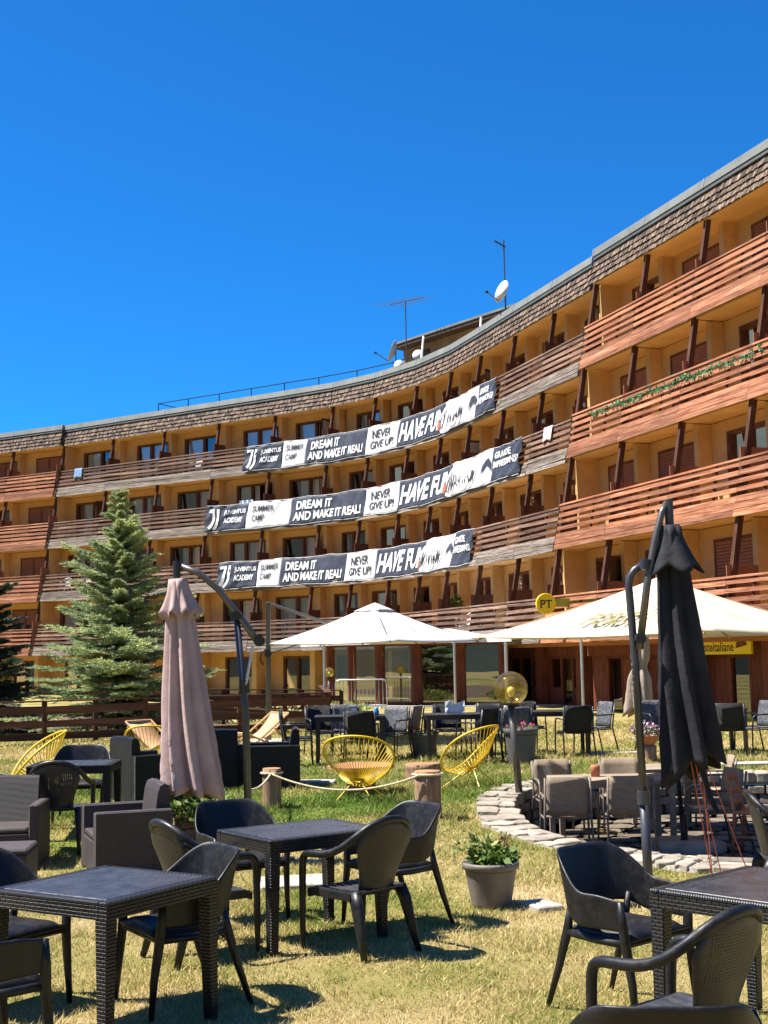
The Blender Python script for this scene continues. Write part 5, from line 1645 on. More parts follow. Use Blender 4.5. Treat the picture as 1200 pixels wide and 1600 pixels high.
G1 = 'garden set at the front left table'; G2 = 'garden set at the middle table'; G3 = 'garden set at the front right table'
rattan_table(gp(-1.50, 6.92), rad(58.4), .85, .83, 'charcoal rattan-look table at the front left of the lawn', 'charcoal rattan-look tables')
rattan_table(gp(-.60, 8.92), rad(35.7), .92, .72, 'charcoal rattan-look table in the middle, ringed by four chairs', 'charcoal rattan-look tables')
rattan_table(gp(1.86, 6.53), rad(44.0), .92, .74, 'charcoal rattan-look table at the right edge of the picture', 'charcoal rattan-look tables')
rattan_table(gp(-3.30, 13.7), rad(3), .86, .74, 'charcoal rattan-look table beside the rattan lounge chairs', 'charcoal rattan-look tables')

GS = 'black moulded shell armchairs'; GM = 'black resin stacking armchairs'
c0 = shell_chair(gp(-1.20, 7.40), (-.84, -.54), 'black shell armchair at the right of the front left table', GS)
def put_shell(x, y, fd, lab): return copy_tree(c0, None, gp(x, y), face(*fd), lab, GS)
put_shell(-2.16, 7.32, (.85, -.53), 'black shell armchair at the left edge behind the front left table')
put_shell(.02, 9.40, (-.83, -.55), 'black shell armchair behind the middle table at its right')
put_shell(-1.10, 9.66, (.50, -.86), 'black shell armchair behind the middle table at its left')
put_shell(1.26, 7.12, (.66, -.75), 'black shell armchair behind the front right table, its hollow back facing the viewer')
put_shell(.86, 4.33, (.05, 1), 'black shell armchair back cut off by the bottom edge')
put_shell(-3.42, 14.45, (.1, -1), 'black shell armchair behind the table by the lounge chairs')
put_shell(-4.20, 13.5, (1, -.1), 'black shell armchair at the left edge beside a rattan table')
m0 = mono_chair(gp(-.20, 8.52), (-.70, .72), 'black resin armchair at the near right of the middle table', GM)
def put_mono(x, y, fd, lab): return copy_tree(m0, None, gp(x, y), face(*fd), lab, GM)
put_mono(-1.22, 8.50, (.81, .59), 'black resin armchair at the left of the middle table')
put_shell(-1.95, 6.22, (.74, .62), 'black shell armchair in the lower left corner')
put_mono(1.19, 5.46, (-.66, .75), 'black resin armchair in the lower right corner seen from behind')
put_mono(2.90, 9.45, (1, -.12), 'black resin armchair at the right edge in front of the orange chair')
put_mono(-3.22, 12.78, (-.05, 1), 'black resin armchair seen from behind at the table by the lounge chairs')

def lounge(loc, fd, label, mat, light=None):
    """boxy rattan lounge armchair: panel arms to the ground, seat box, leaning padded back; front is local -Y"""
    r = thing('rattan_lounge_chair', loc, face(*fd), label, 'armchair', 'rattan lounge armchairs')
    for sx in (-1, 1):
        a = MB(); x0, x1 = (sx * .36 - .045, sx * .36 + .045)
        a.box(x0, x1, -.34, .34, .0, .565); a.build('arm_panel', mat, r, bevel=.012)
    s = MB(); s.box(-.314, .314, -.335, .25, .03, .31); s.build('seat_box', mat, r, bevel=.01)
    c = MB(); c.box(-.305, .305, -.33, .19, .312, .36); c.build('seat_cushion', mat, r, bevel=.02, seg=2)
    b = MB(); rows = []
    prof = [(.17, .30), (.205, .55), (.225, .70), (.245, .755), (.285, .775), (.325, .755), (.335, .70), (.335, .30), (.335, .0)]
    for (y, z) in prof:
        rows.append([(-.31, y, z), (-.1, y, z + (.012 if z > .6 else 0)), (.1, y, z + (.012 if z > .6 else 0)), (.31, y, z)])
    b.grid(rows); m = len(prof)
    b.add([(-.31, y, z) for y, z in prof], [tuple(range(m))]); b.add([(.31, y, z) for y, z in prof], [tuple(reversed(range(m)))])
    b.build('backrest', mat, r)
    return r
lounge(gp(-2.36, 11.72), (-.93, -.36), 'brown rattan lounge chair turned left, its flat side panel facing the viewer', M['weave_brown'])
lounge(gp(-3.62, 12.15), (.10, -1), 'brown rattan lounge chair cut by the left edge', M['weave_brown'])
lounge(gp(-3.05, 16.3), (.80, .6), 'black rattan lounge chair with its woven back to the viewer left of the mauve umbrella', M['weave_black'])
lounge(gp(-2.38, 17.4), (-.3, 1), 'black rattan lounge chair mostly hidden behind the mauve umbrella', M['weave_black'])
lounge(gp(-1.52, 17.35), (-1, -.08), 'black rattan lounge chair between the mauve umbrella and the slim log post', M['weave_black'])
st = thing('rattan_footstool', gp(-3.32, 11.05), rad(6), 'low brown rattan footstool at the left edge', 'footstool')
MB().box(-.30, .30, -.28, .28, .03, .30).build('body', M['weave_brown'], st, bevel=.01)
MB().box(-.30, .30, -.28, .28, .302, .345).build('cushion', M['weave_brown'], st, bevel=.015)

def acapulco(loc, fd, label):
    """hoop and cord chair: tilted oval hoop, cords drawn to a small low ring, splayed rod legs; front is local -Y"""
    r = thing('cord_chair', loc, face(*fd), label, 'chair', 'yellow cord chairs')
    tilt = rad(41)
    c = Vector((0, .02, .53)); ax = Vector((1, 0, 0)); ay = Vector((0, math.cos(tilt), math.sin(tilt)))
    def hoop(a):
        return c + ax * (.43 * math.cos(a)) + ay * (.455 * math.sin(a)) + Vector((0, -.03, .03)) * math.cos(2 * a)
    n = 48
    q = MB(); q.tube([hoop(2 * PI * k / n) for k in range(n)], .015, 7, closed=True); q.build('hoop', M['yellow'], r, smooth=True)
    rc = Vector((0, .075, .245))
    def ring(a): return rc + Vector((.055 * math.cos(a), .035 * math.sin(a), .02 * math.sin(a)))
    q = MB(); q.tube([ring(2 * PI * k / 20) for k in range(20)], .010, 6, closed=True); q.build('ring', M['yellow'], r, smooth=True)
    q = MB(); m = 44
    for k in range(m):
        a = 2 * PI * (k + .5) / m
        p0, p1 = hoop(a), ring(a)
        mid = p0.lerp(p1, .5) + (rc - c) * .10 + Vector((0, .02, -.03))
        q.tube([p0, mid, p1], .0048, 4, caps=False)
    o = q.build('cords', M['yellow'], r); tag(o, kind='stuff')
    for (x, y) in ((.30, -.24), (-.30, -.24), (.24, .33), (-.24, .33)):
        q = MB(); q.tube([(x * .18, .06 + y * .12, .25), (x, y, 0)], .009, 6); q.build('leg', M['yellow'], r)
    return r
acapulco(gp(-.36, 15.75), (.18, 1), 'round yellow cord chair seen from behind, in front of the wooden slab')
acapulco(gp(1.04, 16.85), (-.80, .60), 'yellow cord chair turned left, beside the thicker log post')
acapulco(gp(-4.62, 17.0), (-.85, -.30), 'leftmost yellow cord chair below the spruce')
acapulco(gp(-3.28, 18.3), (.1, 1), 'yellow cord chair partly behind the mauve umbrella')

def woven_chair(loc, fd, label, back, frame, group, sling=False):
    """stacking armchair: tube frame, woven seat and back; front is local -Y"""
    r = thing('woven_armchair', loc, face(*fd), label, 'chair', group)
    rows = []
    for j in range(6):
        v = j / 5; z = .44 + .42 * v; row = []
        for i in range(9):
            u = i / 8 * 2 - 1
            wd = .232 - .02 * max(0, v - .8) * 5 * abs(u) ** 6
            row.append((u * wd, .20 + .075 * v - .03 * u * u, z))
        rows.append(row)
    MB().grid(rows).build('backrest', back, r, smooth=True, solid=.022)
    rows = []
    for j in range(5):
        v = j / 4
        rows.append([(u * .23, -.23 + .42 * v, .435 - .015 * (1 - u * u)) for u in (-1, -.5, 0, .5, 1)])
    MB().grid(rows).build('seat', back, r, smooth=True, solid=.025)
    for sx in (-1, 1):
        q = MB(); q.tube([(sx * .265, -.255, 0), (sx * .258, -.24, .42), (sx * .258, -.22, .60), (sx * .26, -.17, .645), (sx * .262, .05, .65), (sx * .25, .235, .645)], .0135, 7); q.build('arm_and_front_leg', frame, r, smooth=True)
        q = MB(); q.tube([(sx * .262, .31, 0), (sx * .245, .21, .44), (sx * .238, .275, .845)], .0135, 7); q.build('back_leg', frame, r, smooth=True)
        q = MB(); q.tube([(sx * .255, -.24, .40), (sx * .246, .21, .41)], .011, 6); q.build('side_rail', frame, r)
    q = MB(); q.tube([(-.255, -.24, .405), (.255, -.24, .405)], .011, 6); q.build('front_rail', frame, r)
    return r

def slat_table(loc, rot, sx, sy, label, top, group='garden tables on the far lawn', h=.74):
    r = thing('garden_table', loc, rot, label, 'table', group)
    n = 6
    for i in range(n):
        y0 = -sy / 2 + sy * i / n; MB().box(-sx / 2, sx / 2, y0 + .004, y0 + sy / n - .004, h - .028, h).build('top_slat', top, r)
    MB().box(-sx / 2 + .02, sx / 2 - .02, -sy / 2 + .02, sy / 2 - .02, h - .08, h - .029).build('apron', top, r)
    for (a, b) in ((-1, -1), (1, -1), (1, 1), (-1, 1)):
        MB().box(a * (sx / 2 - .05) - .03, a * (sx / 2 - .05) + .03, b * (sy / 2 - .05) - .03, b * (sy / 2 - .05) + .03, 0, h - .081).build('leg', top, r)
    return r
GW = 'woven armchairs around the far garden tables'
bk = woven_chair(gp(-1.45, 20.6), (1, .05), 'black woven armchair in profile left of the far garden tables', M['weave_black'], M['black_metal'], GW)
gr = woven_chair(gp(2.02, 20.75), (-.1, 1), 'grey woven armchair seen from behind next to the lamp post', M['weave_grey'], M['black_metal'], GW)
tp = woven_chair(gp(.28, 21.9), (-.9, .4), 'tan woven armchair at the right end of the leftmost far table', M['weave_taupe'], M['black_metal'], GW)
def pw(src, x, y, fd, lab): return copy_tree(src, None, gp(x, y), face(*fd), lab, GW)
pw(bk, -.42, 20.35, (.05, 1), 'black woven armchair with its solid back in front of the leftmost far table')
pw(bk, -1.12, 22.3, (.3, -1), 'black woven armchair behind the leftmost far table at its left')
pw(gr, -.72, 22.6, (.1, -1), 'grey woven armchair behind the leftmost far table')
pw(gr, .02, 21.35, (-.55, -.85), 'grey woven armchair turned towards the leftmost far table')
pw(bk, 1.05, 22.3, (.1, -1), 'black woven armchair behind the second far table')
pw(bk, 1.72, 22.2, (-.2, -1), 'black woven armchair behind the second far table at its right')
pw(bk, 1.42, 20.35, (-.75, .65), 'black woven armchair in front of the second far table beside a yellow cord chair')
pw(bk, 2.45, 22.7, (.2, -1), 'black woven armchair behind the third far table')
pw(bk, 3.02, 20.95, (-.12, 1), 'black woven armchair with its back to the viewer at the third far table')
pw(gr, 3.52, 22.1, (-.75, -.3), 'grey woven armchair at the right end of the third far table')
pw(gr, 6.08, 21.4, (-.95, -.3), 'grey woven armchair nearest the right edge of the lawn')
pw(bk, 5.50, 20.9, (.25, 1), 'black woven armchair right behind the black umbrella')
pw(gr, 4.62, 22.2, (.35, -.9), 'grey woven armchair between the petunias and the black umbrella')
slat_table(gp(-.62, 21.3), rad(2), 1.15, .8, 'black slatted table at the left of the far tables', M['black_metal'])
slat_table(gp(1.15, 21.3), rad(3), 1.1, .8, 'black slatted table behind the yellow cord chair at the log post', M['black_metal'])
slat_table(gp(2.75, 21.75), rad(-2), 1.2, .8, 'black slatted table right of the globe lamp', M['black_metal'])
slat_table(gp(5.35, 21.8), rad(4), 1.2, .8, 'black slatted table behind the black umbrella', M['black_metal'])

GP = 'taupe wicker armchairs in the sunken patio'
M['patio_top'] = mat_wood('taupe_table_board', [(.3, (.20, .155, .11)), (.6, (.33, .265, .195)), (.85, (.45, .38, .30))], rnd=.15, bump=.2)
def pz(x, y): return (x, y, PIT_Z + .03)
M['taupe_metal'] = mat_basic('taupe_metal', (.16, .13, .105), .5, .1, 6)
wk = woven_chair(pz(1.92, 14.15), (.05, 1), 'left of the two wicker chairs whose backs face the viewer in the stone patio', M['weave_taupe'], M['taupe_metal'], GP)
def pp(x, y, fd, lab): return copy_tree(wk, None, pz(x, y), face(*fd), lab, GP)
pp(2.56, 14.1, (-.03, 1), 'wicker chair beside the grey umbrella pole, its back to the viewer in the stone patio')
pp(2.05, 15.9, (.1, -1), 'wicker chair behind the patio table at its left')
pp(2.86, 15.95, (-.05, -1), 'wicker chair behind the patio table at its right')
pp(3.62, 14.5, (-.93, -.2), 'wicker armchair facing left beneath the black umbrella')
pp(4.05, 16.3, (-.9, .1), 'wicker armchair further back in the patio behind the black umbrella')
slat_table(pz(2.55, 15.0), rad(2), 1.35, .8, 'taupe patio table with pale top inside the stone ring', M['patio_top'], 'patio tables')
slat_table(pz(3.5, 16.3), rad(5), .8, .8, 'second taupe patio table behind the black umbrella', M['patio_top'], 'patio tables')

def wood_chair():
    r = thing('wooden_chair', pz(3.94, 13.95), face(.85, -.5), 'orange wooden ladder-back chair in the stone patio at the right edge', 'chair')
    W = M['orange_wood']
    for sx in (-1, 1):
        q = MB(); q.tube([(sx * .19, .24, 0), (sx * .19, .20, .44), (sx * .18, .28, .84)], [.02, .021, .018], 8); q.build('back_leg', W, r, smooth=True)
        q = MB(); q.tube([(sx * .2, -.2, 0), (sx * .2, -.2, .44)], .02, 8); q.build('front_leg', W, r, smooth=True)
        q = MB(); q.tube([(sx * .2, -.2, .2), (sx * .19, .22, .2)], .011, 6); q.build('stretcher', W, r)
    for z, y in ((.80, .27), (.66, .245), (.53, .22)):
        rows = [[(x / 4 * .18, y + .03 * (1 - (x / 4) ** 2), z + dz + .02 * (1 - (x / 4) ** 2) * (1 if dz > 0 else .3)) for x in range(-4, 5)] for dz in (-.035, .035)]
        MB().grid(rows).build('back_slat', W, r, smooth=True, solid=.016)
    MB().box(-.215, .215, -.22, .20, .435, .462).build('seat', W, r, bevel=.01)
    q = MB(); q.tube([(-.2, -.2, .25), (.2, -.2, .25)], .011, 6); q.build('stretcher', W, r)
wood_chair()

def deck_chair(loc, fd, label, cloth):
    r = thing('deck_chair', loc, face(*fd), label, 'deck chair', 'wooden deck chairs')
    for sx in (-1, 1):
        q = MB(); q.tube([(sx * .27, -.50, .02), (sx * .27, .50, .70)], .02, 5); q.build('back_frame', M['deck_wood'], r)
        q = MB(); q.tube([(sx * .30, .45, .02), (sx * .30, -.45, .38)], .02, 5); q.build('seat_frame', M['deck_wood'], r)
        q = MB(); q.tube([(sx * .31, .15, .46), (sx * .31, .62, .02)], .016, 5); q.build('strut', M['deck_wood'], r)
    for (y, z, w) in ((.50, .70, .27), (-.45, .38, .30), (.45, .03, .30), (-.48, .03, .27)):
        q = MB(); q.tube([(-w, y, z), (w, y, z)], .018, 6); q.build('crossbar', M['deck_wood'], r)
    rows = []
    for j in range(11):
        v = j / 10; y = .50 - .95 * v; z = .70 + (.38 - .70) * v - .24 * math.sin(v * PI)
        rows.append([(-.25, y, z), (0, y, z - .012), (.25, y, z)])
    MB().grid(rows).build('canvas', cloth, r, smooth=True, solid=.006)
    return r
deck_chair(gp(-2.35, 23.4), (-.75, -.66), 'tan canvas deck chair behind the mast of the white umbrella', M['deck_cloth'])
deck_chair(gp(-3.05, 22.3), (.8, -.5), 'deck chair just right of the mauve umbrella', M['deck_white'])
deck_chair(gp(-3.75, 21.2), (.75, -.6), 'deck chair with tan canvas left of the mauve umbrella', M['deck_cloth'])

# small things on the far tables
o = MB().box(-.07, .07, -.05, .05, 0, .14).build('napkin_holder', M['black_metal'], bevel=.008); o.location = gp(-.55, 21.2, .742); tag(o, 'small dark napkin holder on the leftmost far table', 'holder')
MB().box(-.05, .05, -.056, -.051, .02, .12).build('card', M['paper'], o)
o = MB().lathe([(.04, 0), (.045, .05), (.03, .09), (.03, .12), (.001, .12)], 14).build('blue_canister', M['blue_plastic'], smooth=True); o.location = gp(-.18, 21.25, .742); tag(o, 'small blue canister on the leftmost far table', 'canister')
q = MB(); rows = [[(-.16 + .08 * i, -.02 + .04 * math.sin(i + j), .0 + .09 * j + .03 * math.sin(i * 2)) for i in range(5)] for j in range(3)]
o = q.grid(rows).build('paper_menu', M['paper'], solid=.004); o.location = gp(1.12, 21.5, .742); tag(o, 'crumpled white paper standing on the second far table', 'paper')
o = MB().lathe([(.05, 0), (.055, .1), (.05, .13), (.001, .13)], 14).build('tin_candle', M['terracotta'], smooth=True); o.location = (2.4, 15.1, PIT_Z + .03 + .742); tag(o, 'small reddish tin on the patio table', 'tin')

# ------------------------------------------------------------------ lamps
def globe_lamp(loc, h, rg, label, lean=(0, 0)):
    r = thing('globe_lamp', loc, 0, label, 'lamp', 'amber globe lamps on posts')
    top = Vector((lean[0], lean[1], h))
    q = MB(); q.tube([(0, 0, -.05), top], .045 * rg / .21, 10); q.build('post', M['bronze_metal'], r, smooth=True)
    q = MB(); q.lathe([(.05, 0), (.11, .005), (.115, .03), (.06, .04), (.001, .04)], 20); q.xf(Matrix.Translation(top) @ Matrix.Scale(rg / .21, 4)); q.build('collar', M['black_metal'], r, smooth=True)
    c = top + Vector((0, 0, rg * .97))
    prof = [(math.sin(rad(a)) * rg, -math.cos(rad(a)) * rg) for a in range(28, 181, 8)]
    prof[-1] = (.001, rg)
    q = MB(); q.lathe(prof, 36); q.f = [f for f in q.f if len(f) <= 4]; q.m = q.m[:len(q.f)]; q.xf(Matrix.Translation(c)); q.build('globe', M['amber_glass'], r, smooth=True)
    q = MB(); q.lathe([(.02, -.09), (.022, -.03), (.045, .02), (.05, .05), (.035, .085), (.001, .10)], 16); q.xf(Matrix.Translation(top + Vector((0, 0, rg * .62))) @ Matrix.Scale(rg / .21, 4)); q.build('bulb', M['bulb'], r, smooth=True)
    q = MB(); q.lathe([(.025, 0), (.025, .07)], 10); q.xf(Matrix.Translation(top + Vector((0, 0, .03)))); q.build('lamp_holder', M['black_metal'], r)
    return r
def mat_amber():
    m = bpy.data.materials.new('amber_globe_glass'); m.use_nodes = True
    nt = m.node_tree; nt.nodes.remove(nt.nodes['Principled BSDF'])
    tr = N(nt, 'ShaderNodeBsdfTransparent'); tr.inputs[0].default_value = (.97, .87, .45, 1)
    gl = N(nt, 'ShaderNodeBsdfGlossy'); gl.inputs['Roughness'].default_value = .03
    df = N(nt, 'ShaderNodeBsdfTranslucent'); df.inputs[0].default_value = (.85, .62, .10, 1)
    fz = N(nt, 'ShaderNodeLayerWeight', inp={'Blend': .3}); mr = N(nt, 'ShaderNodeMapRange', inp={3: .07, 4: .8}); L(nt, fz.outputs['Fresnel'], mr.inputs[0])
    m1 = N(nt, 'ShaderNodeMixShader', inp={0: .14}); L(nt, tr.outputs[0], m1.inputs[1]); L(nt, df.outputs[0], m1.inputs[2])
    m2 = N(nt, 'ShaderNodeMixShader'); L(nt, mr.outputs[0], m2.inputs[0]); L(nt, m1.outputs[0], m2.inputs[1]); L(nt, gl.outputs[0], m2.inputs[2])
    L(nt, m2.outputs[0], nt.nodes['Material Output'].inputs[0])
    return m
M['amber_glass'] = mat_amber()
globe_lamp(gp(1.60, 15.95), 1.10, .21, 'amber glass globe lamp on a slightly leaning post before the far tables', (-.07, .02))
globe_lamp(gp(-1.86, 41.6), 1.05, .16, 'distant small amber globe lamp left of the barrier')

# ------------------------------------------------------------------ rope and cords
def catenary(a, b, sag, n=24):
    a, b = Vector(a), Vector(b)
    return [a.lerp(b, i / n) - Vector((0, 0, sag * 4 * (i / n) * (1 - i / n))) for i in range(n + 1)]
rp = thing('barrier_rope', gp(-1.36, 15.16), 0, 'pale rope slung between the log posts and the mauve umbrella pole', 'rope')
o0 = Vector(gp(-1.36, 15.16))
s1 = Vector((-1.36, 15.03, .37)); s2 = Vector((.33, 14.18, .40)); s0 = Vector((-1.30, 12.06, .49))
for nm, pts in (('span', catenary(s1, s2, .17)), ('span', catenary(s0, s1, .05)), ('loop', [Vector((-1.36 + .125 * math.cos(k * PI / 8), 15.16 + .125 * math.sin(k * PI / 8), .37)) for k in range(17)]), ('loop', [Vector((.43 + .166 * math.cos(k * PI / 8), 14.34 + .166 * math.sin(k * PI / 8), .40)) for k in range(17)])):
    q = MB(); q.tube([p - o0 for p in pts], .012, 7); q.build(nm, M['rope'], rp, smooth=True)
gy = thing('guy_cords', (2.35, 9.85, .8), 0, 'thin red guy cords running down from the black umbrella', 'cord')
for (dx, x1, y1) in ((-.06, 2.55, 10.35), (-.03, 2.62, 10.3), (.05, 2.86, 10.35), (.02, 2.58, 10.5)):
    q = MB(); q.tube([(dx, 0, .08), (x1 - 2.35, y1 - 9.85, -.96)], .0045, 5); q.build('cord', M['cord_red'], gy)

# ------------------------------------------------------------------ umbrellas
def closed_canopy(top, bot, rt, rb, folds, mat, parent, seed, flounce=None, twist=.5, name='canopy', tie=None, hem=.10):
    """furled cloth: deep star-shaped pleats hanging round an axis"""
    g = random.Random(seed); ph = [g.uniform(0, 6) for _ in range(8)]
    top, bot = Vector(top), Vector(bot); ax = (bot - top); ln = ax.length; ax.normalize()
    ux = Vector((1, 0, 0)); ux = (ux - ax * ux.dot(ax)).normalized(); uy = ax.cross(ux)
    nseg = folds * 10; rows = []; nt_ = 26
    am = [g.uniform(.7, 1.25) for _ in range(folds)]
    for j in range(nt_ + 1):
        t = j / nt_; R = rt + (rb - rt) * (t ** .85)
        if tie: R *= 1 - tie[1] * math.exp(-((t - tie[0]) / .07) ** 2)
        row = []
        for i in range(nseg):
            a = 2 * PI * i / nseg; sh = a + twist * t + .12 * math.sin(t * 5 + ph[0])
            k = (sh / (2 * PI) * folds) % 1.0; idx = int(sh / (2 * PI) * folds) % folds
            f = abs(k * 2 - 1) ** .8                       # pointed pleats
            dep = (.22 + .30 * t) * am[idx]
            rr_ = R * (1 - dep + dep * f * 1.25 + .05 * math.sin(3 * a + ph[1] + t * 4))
            h = ln * t + (hem * (t ** 6) * (.6 * math.sin(a + ph[2]) + .7 * (f - .5)))
            row.append(top + ax * h + ux * (rr_ * math.cos(a)) + uy * (rr_ * math.sin(a)))
        rows.append(row)
    q = MB(); q.grid(rows, closed=True)
    c = q.build(name, mat, parent, smooth=True, solid=.004)
    if flounce:
        r0, r1, l0, l1, nf = flounce; rows = []
        for j in range(9):
            t = j / 8; row = []
            for i in range(nf * 10):
                a = 2 * PI * i / (nf * 10)
                R = r0 + (r1 - r0) * t ** 1.5
                w = 1 + .16 * t * math.sin(nf * a + ph[3] + .6 * math.sin(a)) + .05 * t * math.sin(2 * a + ph[4])
                h = l0 + (l1 - l0) * t + .035 * t * t * math.sin(nf * a + 1)
                row.append(top + ax * h + ux * (R * w * math.cos(a)) + uy * (R * w * math.sin(a)))
            rows.append(row)
        rows.insert(0, [top + ax * (l0 - .002)] * (nf * 10))
        q = MB(); q.grid(rows, closed=True); q.build('vent_flounce', mat, parent, smooth=True, solid=.004)
    return c

def mauve_umbrella():
    B = Vector(gp(-1.29, 12.0))
    r = thing('furled_umbrella', B, 0, 'furled mauve cantilever umbrella on a dark curved arm', 'umbrella')
    def P(x, y, z): return Vector((x, y, z)) - B
    m = MB(); m.tube([P(-1.285, 12, B.z - .05), P(-1.315, 12, 1.2), P(-1.395, 12, 2.10)], [.036, .034, .03], 12); m.build('mast', M['grey_metal'], r, smooth=True)
    a = MB(); a.tube([P(-1.19, 12, 1.84), P(-1.28, 12, 1.97), P(-1.40, 12, 2.13), P(-1.56, 12, 2.34), P(-1.74, 12, 2.50), P(-1.93, 12, 2.575)], [.034, .034, .032, .03, .03, .028], 12); a.build('arm', M['bronze_metal'], r, smooth=True)
    j = MB(); j.lathe([(.001, -.05), (.052, -.05), (.052, .05), (.001, .05)], 16); j.xf(Matrix.Translation(P(-1.18, 12, 1.86)) @ Matrix.Rotation(PI / 2, 4, 'X')); j.build('pivot', M['black_metal'], r)
    j = MB(); j.lathe([(.001, -.05), (.045, -.05), (.045, .05), (.001, .05)], 16); j.xf(Matrix.Translation(P(-1.39, 12, 2.10)) @ Matrix.Rotation(PI / 2, 4, 'X')); j.build('pivot', M['black_metal'], r)
    s = MB(); s.tube([P(-1.24, 11.97, 1.82), P(-1.31, 11.97, 1.45)], .014, 8); s.build('strut', M['galv'], r)
    k = MB(); k.tube([P(-1.32, 12, 1.38), P(-1.325, 12, 1.50)], .047, 12); k.build('collar', M['black_metal'], r)
    k = MB(); k.tube([P(-1.30, 12, .28), P(-1.30, 12, .33)], .045, 12); k.build('collar', M['black_metal'], r)
    h = MB(); h.tube([P(-1.955, 12, 2.62), P(-1.955, 12, 2.40)], .036, 12); h.build('hub', M['black_metal'], r)
    closed_canopy(P(-1.945, 12, 2.44), P(-1.80, 12, .46), .085, .275, 8, M['mauve'], r, 3, flounce=(.085, .185, -.01, .33, 9), twist=.35)
    f = MB(); f.box(-.42, .42, -.05, .05, -.02, .04); f.build('foot', M['grey_metal'], r)
    f = MB(); f.box(-.05, .05, -.42, -.051, -.02, .038); f.box(-.05, .05, .051, .42, -.02, .038); f.build('foot', M['grey_metal'], r)
mauve_umbrella()

def black_umbrella():
    B = Vector(gp(1.93, 9.8))
    r = thing('furled_umbrella', B, 0, 'furled black cantilever umbrella hanging from a bent grey mast', 'umbrella')
    def P(x, y, z): return Vector((x, y, z)) - B
    m = MB(); m.tube([P(1.93, 9.8, B.z - .05), P(1.915, 9.8, .62)], .036, 12); m.build('mast', M['grey_metal'], r, smooth=True)
    k = MB(); k.tube([P(1.915, 9.8, .56), P(1.914, 9.8, .66)], .047, 14); k.build('collar', M['grey_metal'], r)
    m = MB(); m.tube([P(1.915, 9.8, .6), P(1.89, 9.8, 1.6), P(1.868, 9.8, 2.10), P(1.862, 9.8, 2.20), P(1.875, 9.8, 2.27), P(1.91, 9.8, 2.32), P(1.99, 9.8, 2.37)], .030, 12); m.build('bent_tube', M['grey_metal'], r, smooth=True)
    a = MB(); a.tube([P(1.915, 9.74, 1.72), P(1.99, 9.74, 2.2), P(2.07, 9.76, 2.55), P(2.135, 9.78, 2.76), P(2.175, 9.8, 2.835)], [.030, .029, .027, .025, .024], 12); a.build('arm', M['bronze_metal'], r, smooth=True)
    k = MB(); k.tube([P(1.98, 9.75, 2.32), P(1.995, 9.75, 2.40)], .040, 12); k.build('clamp', M['black_metal'], r)
    k = MB(); k.lathe([(.001, -.06), (.04, -.06), (.04, .06), (.001, .06)], 14); k.xf(Matrix.Translation(P(1.92, 9.74, 1.80)) @ Matrix.Rotation(PI / 2, 4, 'X')); k.build('pivot', M['black_metal'], r)
    for i in range(5):
        t = MB(); z = 1.42 + i * .045; t.box(-.038, -.028, -.012, .012, 0, .012); t.xf(Matrix.Translation(P(1.893, 9.77, z))); t.build('notch', M['galv'], r)
    h = MB(); h.tube([P(2.195, 9.8, 2.86), P(2.195, 9.8, 2.62)], .034, 12); h.build('hub', M['grey_metal'], r)
    d = MB(); d.lathe([(.05, 0), (.08, .01), (.05, .02)], 16); d.xf(Matrix.Translation(P(2.195, 9.8, 2.64))); d.build('crown_disc', M['galv'], r)
    closed_canopy(P(2.195, 9.8, 2.65), P(2.29, 9.8, .80), .085, .235, 7, M['black_cloth'], r, 12, flounce=(.075, .195, -.01, .34, 5), twist=.3, hem=.16)
    s = MB(); s.tube([P(2.33, 9.78, .95), P(2.40, 9.76, .62), P(2.45, 9.76, .50)], .022, 7); s.build('strap', M['black_cloth'], r)
    f = MB(); f.box(-.42, .42, -.05, .05, -.02, .04); f.build('foot', M['grey_metal'], r)
    f = MB(); f.box(-.05, .05, -.42, -.051, -.02, .038); f.box(-.05, .05, .051, .42, -.02, .038); f.build('foot', M['grey_metal'], r)
black_umbrella()

